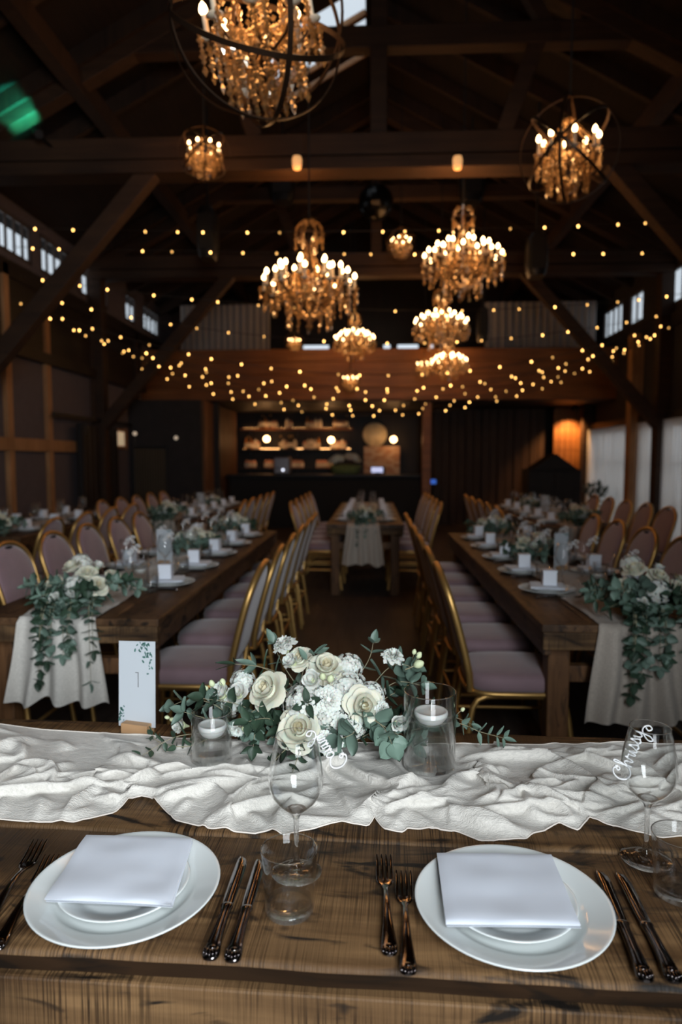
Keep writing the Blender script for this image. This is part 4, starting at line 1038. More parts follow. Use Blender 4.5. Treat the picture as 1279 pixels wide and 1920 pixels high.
def small_candle(label, clabel, loc, n=[0]):
    t = thing('glass_cylinder', label, 'glass cylinder vase', loc, 0, 'glass cylinders on the long tables')
    q = MB(); q.lathe([(1e-4,0),(.045,0),(.045,.11),(.043,.11),(.043,.005),(1e-4,.005)], 28); q.build('glass_wall', THIN, t)
    q = MB(); q.lathe([(1e-4,.006),(.0425,.006),(.0425,.07),(1e-4,.07)], 24); q.build('water', WATER, t)
    c = thing('floating_candle', clabel, 'candle', (loc[0],loc[1],loc[2]+.068), 0, 'floating candles on the long tables')
    q = MB(); q.lathe([(1e-4,-.018),(.02,-.016),(.03,-.004),(.033,.006),(.02,.009),(1e-4,.008)], 24); q.build('wax_body', WAX, c)
def number_card(num, label, loc, rz):
    t = thing('table_number_card', label, 'table number card', loc, rz, 'number cards on the long tables')
    q = MB(); q.box((0,0,.0125),(.075,.036,.025),.002); q.build('stand', OAK, t)
    q = MB(); q.box((0,0,.115),(.105,.0015,.206)); c = q.build('card', PAPER, t)
    q = MB()
    rl = random.Random(5)
    for k in range(16):
        x = .05-abs(rl.gauss(0,.014)); z = .214-abs(rl.gauss(0,.018)); q.box((x,-.0014,z),(.006,.0006,.004))
    q.build('leaf_print', INKG, c)
def side_word(cx): return cx
TBL = {'the near left table': ' behind the card reading 1','the near right table': ' behind the tall glass cylinder','the middle table': ' seen end-on before the bar','the far left table': ' toward the corner room','the far right table': ' next to the curtained windows','the left wall table': ' under the timber framing'}
# long tables: (key words, centre x, near y, far y, rows of chairs)
PITCH_Y = .57
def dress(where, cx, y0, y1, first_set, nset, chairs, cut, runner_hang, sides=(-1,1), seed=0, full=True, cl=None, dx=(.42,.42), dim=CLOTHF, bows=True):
    long_table('long plank table laid for guests, '+where[4:]+TBL[where], cx, y0, y1)
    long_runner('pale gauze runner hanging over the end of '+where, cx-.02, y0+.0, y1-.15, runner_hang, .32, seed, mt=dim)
    for s in sides:
        sd = {-1:'left',1:'right'}[s]
        for k in range(nset): setting(cx, first_set+k*PITCH_Y, s, where, k, cut, full, bows and ((s*k+seed) % 3 != 0) and (s*cx > 0))
        n = chairs[0 if s < 0 else 1]
        for k, y in enumerate(n):
            place_chair(cx+s*(.40-.215+(dx[0] if s < 0 else dx[1])-.02), y, -s*-PI/2+rng.uniform(-.04,.04), '%s gold-framed pink chair on the %s side of %s' % (ORD[k], sd, where), 'chairs along the long tables')
A_c, D_c, F_c, Bx, Ex, Gx = -1.285, 1.085, -.07, -2.28, 2.08, -3.42
near = [3.10+.57*k for k in range(6)]
dress('the near left table', A_c, 2.75, 6.3, 3.52, 5, ([3.1,3.75,4.29,4.83,5.40,5.95], near), True, .36, seed=1, dx=(.29,.29), dim=CLOTH)
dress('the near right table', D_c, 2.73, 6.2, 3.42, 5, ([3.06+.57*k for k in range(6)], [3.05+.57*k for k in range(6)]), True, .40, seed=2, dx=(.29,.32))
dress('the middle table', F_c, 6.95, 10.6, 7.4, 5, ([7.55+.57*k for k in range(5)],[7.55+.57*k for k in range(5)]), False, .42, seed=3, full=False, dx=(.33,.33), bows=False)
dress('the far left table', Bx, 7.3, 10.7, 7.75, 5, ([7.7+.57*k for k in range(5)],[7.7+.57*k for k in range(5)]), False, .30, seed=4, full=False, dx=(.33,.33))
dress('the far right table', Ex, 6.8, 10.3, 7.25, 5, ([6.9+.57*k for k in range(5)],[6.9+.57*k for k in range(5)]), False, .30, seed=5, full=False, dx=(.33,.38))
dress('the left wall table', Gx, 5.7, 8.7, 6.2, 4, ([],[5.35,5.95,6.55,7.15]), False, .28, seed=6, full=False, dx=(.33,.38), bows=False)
zt = TOP+.02
for (bp_, x, y, sc, lb) in [(BE,A_c+.02,2.90,1.0,'bouquet of white roses spilling over the near end of the near left table'),(BE,D_c+.06,2.88,1.05,'bouquet of cream roses spilling over the near end of the near right table'),
        (BMID,A_c+.02,4.75,1.0,'white bouquet behind the number card on the near left table'),(BMID,A_c+.05,6.0,1.0,'white bouquet at the far end of the near left table'),
        (BMID,D_c-.02,4.5,1.0,'bouquet beside the leaning number card on the near right table'),(BMID,D_c-.05,5.95,1.0,'bouquet at the far end of the near right table'),
        (BE,F_c,7.1,.8,'dark trailing bouquet on the near end of the middle table'),(BE,Bx+.02,7.45,.9,'yellowish bouquet on the near end of the far left table'),(BMID,Bx,9.6,.9,'small bouquet toward the bar on the far left table'),
        (BE,Ex+.02,7.0,.9,'bouquet on the near end of the far right table'),(BMID,Ex,9.2,.9,'small bouquet farther back on the far right table'),(BE,Gx+.1,5.9,.9,'bouquet on the table by the timbered left wall')]:
    place_bq(bp_, (x,y,zt), random.uniform(-.3,.3), lb, sc)
number_card(2, 'white number card in the middle of the near left long table', (A_c+.0,4.15,TOP+.012), R(-12))
number_card(3, 'white number card tilted among flowers on the near right long table', (D_c+.03,4.05,TOP+.012), R(28))
number_card(4, 'white number card on the far left long table', (Bx+.05,8.8,TOP+.012), R(-10))
number_card(5, 'pale number card on the far right long table', (Ex,8.3,TOP+.012), R(15))
for i,(x,y,lb) in enumerate([(A_c+.07,3.50,'near left table, before its number card'),(A_c-.03,5.35,'near left table, between two bouquets'),(D_c+.05,3.45,'near right table, behind its end bouquet'),(D_c,5.15,'near right table, between two bouquets')]):
    small_candle('low glass water cylinder on the '+lb, 'floating candle on the '+lb, (x,y,TOP+.014))
# ================================================================== CHANDELIERS
def bead_strand(path, r, n, drop=0.0):
    P = [Vector(p) for p in path]; q = MB()
    for k in range(n):
        f = (k+.5)/n*(len(P)-1); i = min(int(f), len(P)-2); p = P[i].lerp(P[i+1], f-i)
        rr = r*(1.7 if k % 3 == 1 else 1.1); q.octa(p, rr, rr*1.15)
    if drop: q.octa(P[-1]+Vector((0,0,-drop*.9)), drop*.55, drop)
    return q.mesh('crystal_strand', CRYS)
FLM = MB(); FLM.lathe([(1e-4,0),(.010,.002),(.0175,.014),(.0185,.024),(.013,.040),(.005,.050),(1e-4,.056)], 10); FLM = FLM.mesh('bulb', FLAME)
CND = MB(); CND.tube([(0,0,-.085),(0,0,0)], .0115, 10); CND.lathe([(1e-4,-.098),(.018,-.095),(.036,-.086),(.037,-.083),(.012,-.086)], 12); CND = CND.mesh('candle', [CANDLE])
def lamp_in(t, loc, power, rad, col=(1.0,.45,.14)):
    l = bpy.data.lights.new('chandelier_light', 'POINT'); l.energy = power; l.color = col; l.shadow_soft_size = rad
    o = bpy.data.objects.new('chandelier_light', l); C.objects.link(o); o.parent = t; o.location = loc; return o
def candle(t, p, s=1.0):
    c = obj('candle', CND, t, p); c.scale = (s,)*3; obj('bulb', FLM, c)
def orb(power=10):
    t = thing('orb_chandelier', 'x', 'chandelier', (0,0,0), 0, 'orb chandeliers')
    def ring(rx, ry, rz):
        q = MB(); M = Matrix.Rotation(rz,4,'Z') @ Matrix.Rotation(rx,4,'X') @ Matrix.Rotation(ry,4,'Y')
        n = 64; rows = []
        for k in range(n):
            a = 2*PI*k/n; c, s = math.cos(a), math.sin(a); rows.append([(r*c, r*s, z) for r, z in ((.985,-.030),(1.0,-.030),(1.0,.030),(.985,.030))])
        q.grid(rows, True, True, False, M, True); q.build('ring', BRONZE, t)
    ring(R(90),0,R(25)); ring(R(90),0,R(115)); ring(R(38),R(20),0); ring(R(-30),R(30),R(70))
    q = MB(); q.lathe([(1e-4,-.62),(.05,-.58),(.03,-.5),(.07,-.4),(.03,-.3),(.03,.3),(.08,.38),(.03,.46),(.02,1.0),(1e-4,1.02)], 14); q.build('column', BRONZE, t)
    q = MB(); q.ball((0,0,-.72),(.12,.12,.12),12); q.build('crystal_ball', CRYS, t)
    vs = bead_strand([(0,0,0),(0,0,-.34)], .030, 6, .07); vl = bead_strand([(0,0,0),(0,0,-.5)], .032, 8, .08)
    sw = bead_strand([(.62,0,.02),(.45,0,-.12),(.25,0,-.14),(.07,0,-.05)], .026, 11); up = bead_strand([(.60,0,.04),(.42,0,.20),(.2,0,.42),(.05,0,.62)], .024, 12)
    for k in range(8):
        a = 2*PI*k/8; M = Matrix.Rotation(a,4,'Z')
        q = MB(); q.tube([(.03,0,-.2),(.2,0,-.32),(.42,0,-.26),(.56,0,-.12),(.6,0,-.04)], .018, 6, M=M); q.build('arm', BRONZE, t)
        candle(t, M @ Vector((.6,0,.20)), 2.7)
        obj('crystal_strand', sw, t, M=M @ Matrix.Translation((0,0,.0))); obj('crystal_strand', up, t, M=Matrix.Rotation(a+.39,4,'Z'))
        for r_, d, me in ((.60,-.06,vs),(.44,-.20,vl),(.68,-.02,vs),(.33,.12,vl),(.52,.02,vs)): obj('crystal_strand', me, t, M=Matrix.Rotation(a+(.2 if r_ != .60 else 0),4,'Z') @ Matrix.Translation((r_,0,d)))
        obj('crystal_strand', vl, t, M=Matrix.Rotation(a+.3,4,'Z') @ Matrix.Translation((.22,0,-.1))); obj('crystal_strand', vs, t, M=Matrix.Rotation(a+.1,4,'Z') @ Matrix.Translation((.36,0,-.36))); obj('crystal_strand', vs, t, M=Matrix.Rotation(a+.5,4,'Z') @ Matrix.Translation((.18,0,-.5)))
    lamp_in(t, (0,0,.12), power, .25)
    return t
def tier(power=20):
    t = thing('tiered_chandelier', 'x', 'chandelier', (0,0,0), 0, 'tiered crystal chandeliers')
    q = MB(); q.lathe([(1e-4,-.62),(.06,-.58),(.03,-.52),(.10,-.42),(.04,-.30),(.03,.1),(.10,.2),(.03,.3),(.025,.8),(.09,.9),(.02,1.0),(1e-4,1.3)], 14); q.build('column', BRONZE, t)
    for r_, z in ((.26,.98),(.30,.26),(.52,-.14),(.34,-.42)):
        q = MB(); q.tube([(r_*math.cos(a),r_*math.sin(a),z) for a in np.linspace(0,2*PI,33)[:-1]], .014, 6, closed=True); q.build('ring', BRONZE, t)
    crown = bead_strand([(.05,0,1.22),(.18,0,1.20),(.25,0,1.08),(.26,0,.98),(.20,0,.86),(.06,0,.78)], .026, 13)
    neck = bead_strand([(.10,0,.86),(.09,0,.62),(.16,0,.42),(.30,0,.27)], .024, 14)
    swag = bead_strand([(.30,0,.25),(.34,0,.08),(.44,0,-.05),(.54,0,-.13)], .026, 11); bowl = bead_strand([(.52,0,-.16),(.46,0,-.32),(.34,0,-.46),(.18,0,-.56),(.04,0,-.60)], .028, 15)
    dr = bead_strand([(0,0,0),(0,0,-.16)], .026, 4, .06); dl = bead_strand([(0,0,0),(0,0,-.26)], .028, 5, .07)
    arm = MB(); arm.tube([(.08,0,-.22),(.3,0,-.34),(.6,0,-.30),(.82,0,-.16),(.88,0,-.06)], .016, 6); arm = arm.mesh('arm', BRONZE)
    arm3 = MB(); arm3.tube([(.06,0,-.08),(.25,0,-.18),(.5,0,-.12),(.63,0,.0),(.66,0,.10)], .015, 6); arm3 = arm3.mesh('arm', BRONZE)
    arm2 = MB(); arm2.tube([(.05,0,.16),(.2,0,.04),(.38,0,.08),(.46,0,.2)], .015, 6); arm2 = arm2.mesh('arm', BRONZE)
    for k in range(12):
        a = 2*PI*k/12; M = Matrix.Rotation(a,4,'Z')
        obj('arm', arm, t, M=M); candle(t, M @ Vector((.88,0,.14)), 2.2)
        obj('crystal_strand', bowl, t, M=M); obj('crystal_strand', swag, t, M=M)
        for r_, d, me, o_ in ((.88,-.10,dl,0),(.74,-.26,dr,.13),(.64,-.18,dr,-.13),(.42,-.44,dl,.13),(.95,-.04,dr,.26),(.60,.10,dl,.2),(.36,.20,dl,.05)): obj('crystal_strand', me, t, M=Matrix.Rotation(a+o_,4,'Z') @ Matrix.Translation((r_,0,d)))
        if k < 9:
            M3 = Matrix.Rotation(2*PI*(k+.5)/9,4,'Z'); obj('arm', arm3, t, M=M3); candle(t, M3 @ Vector((.66,0,.30)), 2.2)
        if k % 2 == 0:
            M2 = Matrix.Rotation(a+.26,4,'Z'); obj('arm', arm2, t, M=M2); candle(t, M2 @ Vector((.46,0,.40)), 2.2)
            obj('crystal_strand', crown, t, M=M); obj('crystal_strand', neck, t, M=M); obj('crystal_strand', dl, t, M=M2 @ Matrix.Translation((.46,0,.16))); obj('crystal_strand', dr, t, M=M @ Matrix.Translation((.26,0,.95)))
    q = MB(); q.octa((0,0,-.76),.08,.12); q.build('crystal_ball', CRYS, t)
    lamp_in(t, (0,0,.1), power, .25)
    return t
def hang(t, label, loc, rad, top, rot=None):
    """set label, place, scale, add its own suspension cable up to the roof"""
    t['label'] = label; t.location = loc; t.scale = (rad,)*3
    if rot: t.rotation_euler = rot
    zr = zroof(loc[0])-.05; q = MB(); q.tube([(0,0,top),(0,0,(zr-loc[2])/rad)], .008/rad, 6); q.build('cable', BLACKM, t)
OR = orb(); TI = tier()
for P_ in (OR, TI): KIDS[P_.name] = [(k, list(k.children)) for k in P_.children]
orbs = [((486,48),3.1,.385,'largest orb chandelier, cut off by the top edge of the photo'),((1066,283),5.7,.385,'orb chandelier hanging alone on the upper right, dark rings around crystals'),
        ((383,288),6.3,.235,'orb chandelier hanging on the upper left in front of the tie beam'),((752,457),9.9,.22,'small orb chandelier between the two big tiered ones'),((552,642),12.0,.17,'smallest orb chandelier, low beside the left tiered one'),
        ((657,714),11.6,.20,'low small orb chandelier in front of the gallery boards'),((796,688),11.9,.21,'small orb chandelier touching the lowest tiered one on its left')]
for i,((px,py),Y,rad,lb) in enumerate(orbs):
    p = gy(px,py,Y); t = OR if i == 0 else dup(OR, p, 0, lb, 'orb chandeliers'); hang(t, lb, p, rad, 1.0, (R(6),R(-8),i*.7) if i < 2 else (0,0,i*.7))
tiers = [((580,538),6.2,.46,'big tiered crystal chandelier left of centre with a tall crown'),((868,492),7.3,.45,'big tiered crystal chandelier right of centre'),((827,612),10.4,.44,'tiered crystal chandelier directly below the right big one'),
         ((665,640),12.5,.40,'smaller tiered chandelier below and right of the big left one'),((842,682),12.55,.36,'lowest tiered chandelier, hanging before the gallery boards on the right')]
for i,((px,py),Y,rad,lb) in enumerate(tiers):
    p = gy(px,py,Y); t = TI if i == 0 else dup(TI, p, 0, lb, 'tiered crystal chandeliers'); hang(t, lb, p, rad, 1.3, (0,0,i*.4))
# ================================================================== FAIRY LIGHTS
FB = MB(); FB.ball((0,0,-.012),(.0105,.0105,.014),6); FB = FB.mesh('bulb', BULB)
def strand(label, p0, p1, sag, gap=.40, jit=.05):
    p0, p1 = Vector(p0), Vector(p1); L = (p1-p0).length; n = max(3, int(L/gap))
    f = lambda t: p0.lerp(p1, t)-Vector((0,0,sag*4*t*(1-t)))
    t = thing('fairy_light_string', label, 'string lights', p0, 0, 'fairy light strings')
    q = MB(); q.tube([f(k/40)-p0 for k in range(41)], .004, 4); q.build('wire', WIRE, t)
    for k in range(n):
        u = (k+.5+rng.uniform(-jit,jit)*4)/n; o = obj('bulb', FB, t, f(min(.99,max(.01,u)))-p0)
def wl(Y, z): return (XL+.14, Y, z)
def wr(Y, z): return (XR-.14, Y, z)
ST = [(wl(8.4,4.24),wr(8.6,4.30),.10,.40,'topmost fairy light string, nearly level across the hall'),(wl(8.1,3.92),wr(9.0,4.02),.05,.40,'second fairy light string from the top, nearly level'),
      (wl(8.2,3.62),wr(9.9,3.72),.32,.42,'third fairy light string from the top, shallow sag'),(wl(8.8,3.50),wr(10.4,3.56),.50,.42,'fourth fairy light string from the top, medium sag'),
      (wl(8.0,3.30),wr(9.6,3.40),.86,.36,'fifth fairy light string from the top, below the left tiered chandelier'),(wl(8.5,3.28),wr(9.9,3.36),.96,.38,'sixth fairy light string from the top'),
      (wl(9.2,3.26),wr(10.4,3.34),.92,.36,'seventh fairy light string from the top, before the gallery boards'),(wl(9.8,3.26),wr(10.8,3.32),.98,.38,'eighth fairy light string from the top, before the gallery boards'),
      (wl(10.4,3.26),wr(11.2,3.30),1.02,.40,'ninth fairy light string from the top, before the gallery boards'),(wl(11.2,3.24),wr(11.8,3.28),1.02,.40,'tenth fairy light string from the top, along the lower gallery boards'),
      (wl(11.9,3.10),wr(12.3,3.20),.96,.40,'lowest fairy light string, sagging below the gallery boards')]
for a,b,s,g_,lb in ST: strand(lb, a, b, s, g_)
# ================================================================== THINGS HUNG IN THE ROOF
def loudspeaker(label, p, w_, h_, d_, cable_to):
    t = thing('loudspeaker', label, 'loudspeaker', p, 0, 'hanging loudspeakers')
    q = MB(); rows = []
    for z, k in ((-h_/2,.62),(-h_*.44,.82),(-h_*.2,1),(h_*.2,1),(h_*.42,.86),(h_/2,.6)):
        rows.append([(w_/2*k*math.copysign(abs(math.cos(a))**.6, math.cos(a)), d_/2*math.copysign(abs(math.sin(a))**.6, math.sin(a)), z) for a in [2*PI*i/20 for i in range(20)]])
    q.grid(rows, False, True, True, flip=True); q.add(rows[0], [tuple(range(20))]); q.add(rows[-1], [tuple(range(20))[::-1]]); q.build('cabinet', BLACK, t)
    q = MB(); q.box((0,-d_/2-.004,0),(w_*.7,.012,h_*.7),.004); q.build('grille', BLACKM, t)
    q = MB(); q.tube([(0,0,h_/2-.02),(0,0,cable_to-p[2])], .018, 8); q.build('bracket', BLACKM, t)
for (px,py),Y,w_,h_,lb in [((530,336),10.0,.36,.66,'black loudspeaker hung high, left of the mirror ball'),((885,336),10.0,.36,.66,'black loudspeaker hung high, right of the mirror ball'),((390,440),8.7,.26,.62,'black loudspeaker on a long pole, left side below the small orb chandelier'),((1006,480),8.7,.26,.52,'black loudspeaker on a long pole at the right'),((905,610),11.9,.2,.55,'slim black loudspeaker hung before the right gallery curtain')]:
    p = gy(px,py,Y); loudspeaker(lb, p, w_, h_, .28, zroof(p.x)-.05)
p = gy(705,380,10.05); t = thing('mirror_ball', 'dark round ball hanging between the two upper loudspeakers', 'mirror ball', p)
q = MB(); q.lathe([(max(1e-4,.25*math.sin(PI*i/14)), -.25*math.cos(PI*i/14)) for i in range(15)], 24, None, False); q.build('faceted_ball', plain('dark_mirror_facets', (.03,.03,.03), .25, .9), t)
q = MB(); q.tube([(0,0,.24),(0,0,zroof(p.x)-.05-p.z)], .012, 6); q.box((0,0,.46),(.22,.1,.16),.01); q.build('motor_bracket', BLACKM, t)
AMB = emit('amber_glass_glow', (1.0,.52,.20), .55, True)
for px, lb in ((557,'left amber glass lamp on the big tie beam'),(858,'right amber glass lamp on the big tie beam')):
    p = gy(px,306,6.76); t = thing('beam_lamp', lb, 'wall lamp', p, 0, 'amber lamps on the tie beam')
    q = MB(); q.lathe([(1e-4,-.06),(.035,-.055),(.045,-.02),(.048,.03),(.040,.06),(.030,.062)], 16); q.build('glass_shade', AMB, t)
    q = MB(); q.box((0,.035,0),(.03,.07,.05),.004); q.box((0,.02,.065),(.07,.07,.012),.003); q.build('bracket', BRONZE, t)
    lamp_in(t, (0,.06,-.36), 10, .05, (1,.42,.12))
# teal stage light washing the left roof slope
t = thing('stage_spotlight', 'black stage spotlight casting a teal beam on the left roof slope', 'spotlight', (-3.15,6.60,4.50))
q = MB(); q.tube([(0,-.05,-.03),(-.035,-.0,.01),(-.07,.05,.05)], [.04,.045,.05], 14); q.build('housing', BLACK, t)
q = MB(); q.tube([(0,0,0),(0,.06,-.03),(0,.21,-.03)], .014, 8); q.build('yoke', BLACK, t)
l = bpy.data.lights.new('teal_spot', 'SPOT'); l.energy = 85; l.color = (.03,1,.72); l.spot_size = R(58); l.spot_blend = .5; l.shadow_soft_size = .02
o = bpy.data.objects.new('teal_spot', l); C.objects.link(o); o.parent = t; o.location = (-.085,.07,.066); o.rotation_euler = Vector((-.52,.40,.52)).to_track_quat('-Z','Y').to_euler()
# ================================================================== FAR END: bar, gallery, curtains
def curtain(label, axis, pos, a, b, z0, z1, folds, mt, dep=.045, seed=0):
    q = MB(); n = int((b-a)/.025); rows = []
    for j in range(9):
        t = j/8; z = z1+(z0-z1)*t; row = []
        for i in range(n+1):
            u = a+(b-a)*i/n; d = dep*(.55+.45*t)*math.sin(2*PI*folds*i/n+1.3*noise.noise((u*2,seed,t*.6)))
            row.append((pos+d,u,z) if axis == 'x' else (u,pos+d,z))
        rows.append(row)
    q.grid(rows); o = q.build('curtain', mt); tag(o, label, 'curtain', 'sheer curtains'); return o
SHEER = gauze('sheer_curtain_cloth', (.66,.61,.56), .58, .22); GCUR = gauze('gallery_curtain_cloth', (.42,.40,.39), .4)
for (a,b),lbs in zip(DR, (('sheer curtain nearest on the right wall, partly out of frame','second sheer curtain on the right wall'),('sheer curtain right of the timber post, nearer half','sheer curtain touching the right side of the timber post'),('sheer curtain touching the left side of the timber post','farthest sheer curtain on the right wall'))):
    mid = (a+b)/2
    curtain(lbs[0], 'x', XR-.09, a-.05, mid-.02, .06, 2.02, 9, SHEER, seed=a); curtain(lbs[1], 'x', XR-.09, mid+.02, b+.05, .06, 2.02, 9, SHEER, seed=b)
curtain('grey gallery curtain on the left above the boards', 'y', 13.45, -3.75, -2.0, 2.66, 4.42, 14, GCUR, seed=3)
curtain('pale gallery curtain on the right above the boards', 'y', 13.45, 2.15, 4.25, 2.66, 4.42, 16, GCUR, seed=5)
# bar
t = thing('bar_counter', 'long black bar counter across the far end of the hall', 'bar counter', (-.95,14.3,0))
q = MB(); q.box((0,-.0,.53),(4.0,.55,1.06),.01); q.build('front_panel', BLACKM, t); q = MB(); q.box((0,-.02,1.085),(4.12,.68,.05),.008); q.build('counter_top', BLACK, t)
STRIP = emit('amber_strip_glow', (1.0,.50,.18), 9, True)
for z, lb in ((2.14,'upper wooden bottle shelf on the wall behind the bar'),(1.66,'middle bottle shelf behind the bar, below the upper one'),(1.22,'lowest bottle shelf behind the bar')):
    t = thing('bottle_shelf', lb, 'shelf', (-1.76,15.87,z), 0, 'bottle shelves behind the bar'); q = MB(); q.box((0,0,-.02),(2.6,.26,.04),.004); q.build('board', FASCIA if z > 2 else DARKW, t)
    if z > 1.4: q = MB(); q.box((0,.115,.006),(2.5,.02,.012)); q.build('light_strip', STRIP, t)
    for x in (-1.1,0,1.1): q = MB(); q.box((x,.11,-.10),(.03,.04,.12)); q.build('shelf_bracket', BLACK, t)
def bottle_mesh(h, r, col, kind, capc):
    q = MB(); s = .55 if kind == 0 else .68
    q.lathe([(1e-4,0),(r*.95,0),(r,.01),(r,h*s),(r*.75,h*(s+.1)),(r*.36,h*(s+.18)),(r*.32,h*.95),(1e-4,h*.95)], 12)
    b = q.mesh('glass_body', col); q = MB(); q.tube([(0,0,h*.93),(0,0,h)], r*.38, 8); c = q.mesh('cap', capc)
    q = MB(); q.lathe([(r*1.02,h*.15),(r*1.02,h*s*.85)], 12); l_ = q.mesh('paper_label', PAPER2); return b, c, l_
PAPER2 = plain('bottle_paper_label', (.7,.6,.45), .7, rnd=.3)
BC = [plain('amber_bottle', (.45,.19,.05), .15, rnd=.3), plain('clear_bottle', (.62,.55,.45), .1, rnd=.3), plain('dark_bottle', (.05,.04,.03), .12), plain('pinkish_bottle', (.5,.25,.17), .15, rnd=.3)]
BT = [bottle_mesh(.28,.038,BC[0],0,BLACK), bottle_mesh(.24,.042,BC[1],1,BRONZE), bottle_mesh(.30,.036,BC[2],0,GOLD), bottle_mesh(.20,.045,BC[3],1,BLACK)]
for z, wh, spans in ((2.14,'upper',[(-2.62,-2.20,7),(-2.0,-1.85,2),(-1.55,-1.15,4),(-.90,-.55,5)]),(1.66,'middle',[(-2.95,-2.62,6),(-2.15,-1.75,6),(-1.6,-1.2,5),(-.95,-.6,6)]),(1.22,'lowest',[(-2.95,-2.7,4),(-2.5,-2.1,5),(-1.9,-1.6,5),(-1.3,-.9,5)])):
    k = 0
    for a,b,n in spans:
        for i in range(n):
            me = BT[int(rng.integers(0,4))] if z > 1.3 else BT[3]; k += 1
            t = thing('bottle', 'bottle on the %s shelf behind the bar, %s from the left' % (wh, ORD[k-1] if k > 1 else 'first') if k <= 18 else 'bottle on the %s shelf behind the bar, number %d from the left' % (wh, k), 'bottle', (a+(b-a)*(i+.5)/n, 15.80+rng.uniform(-.03,.03), z), rng.uniform(0,6), 'bottles behind the bar')
            obj('glass_body', me[0], t); obj('cap', me[1], t); obj('paper_label', me[2], t)
for px,py,lb in ((500,823,'left globe wall lamp behind the bar'),(621,825,'middle globe wall lamp behind the bar'),(738,824,'right globe wall lamp, beside the round mirror')):
    p = gy(px,py,15.55); t = thing('globe_wall_lamp', lb, 'wall lamp', p, 0, 'globe lamps behind the bar')
    q = MB(); q.ball((0,0,0),.07,12); q.build('globe', LAMPG, t); q = MB(); q.tube([(0,.06,-.02),(0,.2,-.06),(0,.44,-.06)], .012, 8); q.build('bracket', BRONZE, t)
    lamp_in(t, (0,-.02,.0), 26, .07)
p = gy(703,815,15.9); t = thing('round_mirror', 'round pale mirror with a thin dark rim on the wall behind the bar', 'mirror', p)
q = MB(); q.lathe([(1e-4,0),(.285,0),(.285,.012),(1e-4,.012)], 40, Matrix.Rotation(R(90),4,'X')); q.build('mirror_face', plain('pale_cloudy_mirror', (.62,.55,.38), .35, var=.35, vscale=5), t)
q = MB(); q.tube([(.295*math.cos(a),-.006,.295*math.sin(a)) for a in np.linspace(0,2*PI,49)[:-1]], .018, 8, closed=True); q.build('rim', BLACK, t)
# bouquet, till screen and small lights on the bar
t = thing('flower_arrangement', 'wide creamy white flower arrangement on the bar top', 'flower arrangement', (gy(648,890,14.2).x,14.2,1.115), 0)
for k in range(16):
    u = rng.uniform(-.30,.30); me = [HYDR[k%3],ROSES[k%4]][k%2]; o = obj(me.name.split('.')[0], me, t); o.matrix_basis = orient(Vector((u,rng.uniform(-.1,.06),.27+.09*(1-(u/.32)**2)+rng.uniform(-.03,.02))), (u*.8,-.4,.9), .085, k)
q = MB(); q.lathe([(1e-4,0),(.20,0),(.24,.05),(.27,.18),(1e-4,.2)], 18, Matrix.Diagonal((1.2,.55,1,1))); q.build('green_base', plain('moss_green', (.10,.14,.05), .8, var=.5, vscale=20), t)
SCR = emit('screen_glow', (.62,.68,1.0), .8)
t = thing('till_screen', 'small glowing bluish till screen on the bar top', 'screen', (gy(709,876,14.15).x,14.15,1.112)); q = MB(); q.box((0,.02,.09),(.30,.02,.14),.004); q.box((0,.05,.02),(.1,.1,.04),.004); q.build('screen_case', BLACK, t); q = MB(); q.box((-.02,.008,.09),(.24,.004,.11)); q.build('screen_glass', SCR, t)
t = thing('coffee_machine', 'metal coffee machine with a small white light on the left part of the bar', 'coffee machine', (gy(530,880,14.2).x,14.2,1.112))
q = MB(); q.box((0,0,.18),(.34,.34,.36),.03); q.build('body', plain('dull_steel', (.25,.24,.26), .3, .9), t); q = MB(); q.ball((.03,-.18,.09),.022,8); q.build('indicator_light', emit('white_indicator_glow', (.8,.85,1), 3), t); q = MB(); q.tube([(-.08,-.16,.14),(-.08,-.24,.13)], .016, 8); q.build('portafilter', BLACK, t)
t = thing('tablet_screen', 'small blue glowing screen on a stand right of the bar', 'screen', (gy(812,904,13.9).x,13.9,0)); q = MB(); q.lathe([(1e-4,0),(.14,0),(.14,.015),(.02,.025),(.02,.9),(1e-4,.9)], 14); q.build('stand', BLACK, t); q = MB(); q.box((0,-.02,.96),(.17,.02,.13),.004); q.build('case', BLACK, t); q = MB(); q.box((0,-.032,.97),(.12,.004,.09)); q.build('screen_glass', emit('blue_screen_glow', (.05,.18,.8), .5), t)
p = gy(665,622,15.95); t = thing('exit_sign', 'small teal glowing sign high on the back wall', 'sign', p); q = MB(); q.box((0,0,0),(.16,.05,.14),.006); q.build('sign_face', emit('teal_sign_glow', (.25,.85,.75), .9), t)
# dark cabinet with plants, right back; warm spot on the boards behind
t = thing('dark_cabinet', 'tall dark cabinet with a pitched top before the lit boards', 'cabinet', (3.28,12.7,0))
q = MB(); q.box((0,0,.62),(.95,.5,1.24),.01); q.build('body', DARKW, t); q = MB(); q.add([(-.40,-.3,1.24),(.40,-.3,1.24),(0,-.3,1.52),(-.40,.3,1.24),(.40,.3,1.24),(0,.3,1.52)], [(0,1,2),(3,5,4),(1,4,5,2),(0,2,5,3),(0,3,4,1)]); q.build('pitched_top', DARKW, t)
for s in (-1,1): q = MB(); q.box((s*.235,-.256,.62),(.45,.02,1.16),.006); d_ = q.build('door', DARKW, t); q = MB(); q.ball((s*.05,-.275,.66),.014,8); q.build('knob', BRONZE, d_)
t = thing('potted_plant', 'dark leafy plant between the cabinet and the sheer curtains', 'plant', (4.05,12.6,0)); q = MB(); q.lathe([(1e-4,0),(.12,0),(.16,.3),(.15,.31),(.13,.27),(1e-4,.27)], 18); q.build('pot', BLACK, t)
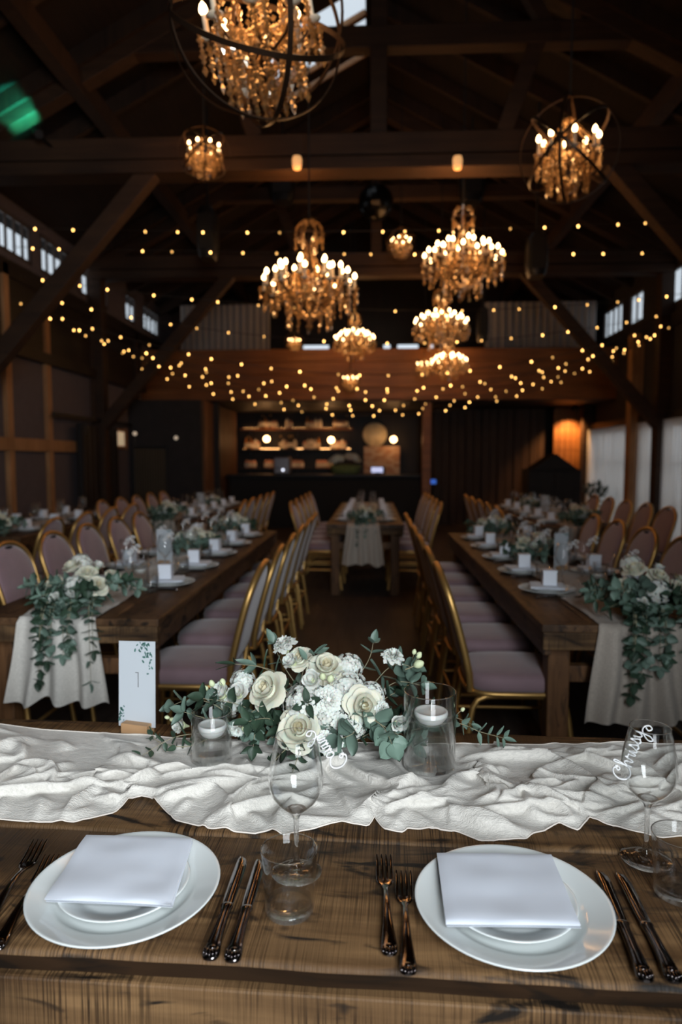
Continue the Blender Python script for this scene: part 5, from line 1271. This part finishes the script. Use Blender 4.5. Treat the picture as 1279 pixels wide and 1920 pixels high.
for k in range(9):
    a = k*2.4; sprig_mb([(0,0,.25),(.06*math.cos(a),.06*math.sin(a),.7),(.18*math.cos(a),.18*math.sin(a),.85+.04*(k%4))], 9, .12, .09, .6, k, .006).build('leafy_stem', [LEAFD, STEM], t)
t = thing('board_wall_lamp', 'small lamp at the ceiling above the orange-lit boards', 'wall lamp', (4.1,14.2,2.4)); q = MB(); q.lathe([(1e-4,.1),(.05,.1),(.06,0),(.05,0),(.04,.09)], 16); q.build('shade', BRONZE, t)
l = bpy.data.lights.new('board_lamp_light', 'SPOT'); l.energy = 170; l.color = (1,.52,.18); l.spot_size = R(100); l.spot_blend = .7; l.shadow_soft_size = .04
o = bpy.data.objects.new('board_lamp_light', l); C.objects.link(o); o.parent = t; o.location = (0,0,-.02); o.rotation_euler = (R(22),0,0)
# left back: sliding barn door, lit sign, lattice, corner-room lamp
t = thing('barn_door', 'dark sliding plank door on a black rail along the left wall', 'door', (XL+.12,10.55,0))
q = MB()
for k in range(8): q.box((0,-.66+.19*k,.98),(.04,.182,1.90),.004)
q.build('planks', DARKW, t); q = MB(); q.box((.02,-.05,2.02),(.03,3.0,.06),.004); q.build('rail', BLACK, t)
for y in (-.5,.45): q = MB(); q.box((.028,y,1.92),(.012,.05,.26),.003); q.build('hanger', BLACK, t)
q = MB(); q.box((.03,-.70,.98),(.05,.09,1.92),.004); q.build('stile', BLACKM, t)
LITW = emit('lit_sign_face', (1,.80,.52), .28)
t = thing('lit_picture', 'small bright framed picture on the left wall beyond the plank door', 'picture', (XL+.06,11.62,1.77)); q = MB(); q.box((.0,0,0),(.04,.62,.34),.006); q.build('frame', POST, t); q = MB(); q.box((.024,-.06,0),(.006,.42,.24)); q.build('picture_face', LITW, t)
t = thing('lattice_screen', 'tall bronze lattice screen beside the corner room', 'screen', (-3.86,11.75,0))
q = MB()
for k in range(13): q.box((-.27+.045*k,0,.85),(.012,.02,1.5))
for k in range(25): q.box((0,.0,.14+.06*k),(.56,.016,.012))
q.build('lattice', plain('dull_bronze', (.12,.085,.05), .5, .5), t); q = MB()
for x in (-.29,.29): q.box((x,0,.82),(.03,.04,1.64),.004)
q.box((0,0,1.63),(.6,.04,.03),.004); q.build('frame', BLACK, t)
for (px,py,Y),lb in (((330,821,12.1),'small round pale lamp on the corner room front'),((253,813,11.75),'tiny round lamp above the lattice screen')):
    p = gy(px,py,Y); t = thing('round_lamp', lb, 'wall lamp', p, 0, 'tiny round lamps'); q = MB(); q.ball((0,0,0),.035,10); q.build('globe', emit('pale_globe_glow', (1,.82,.62), .35), t); q = MB(); q.tube([(0,.03,0),(0,.1,0)] if px > 300 else [(0,0,-.03),(0,0,-.24)], .014, 8); q.build('mount', BLACK, t)
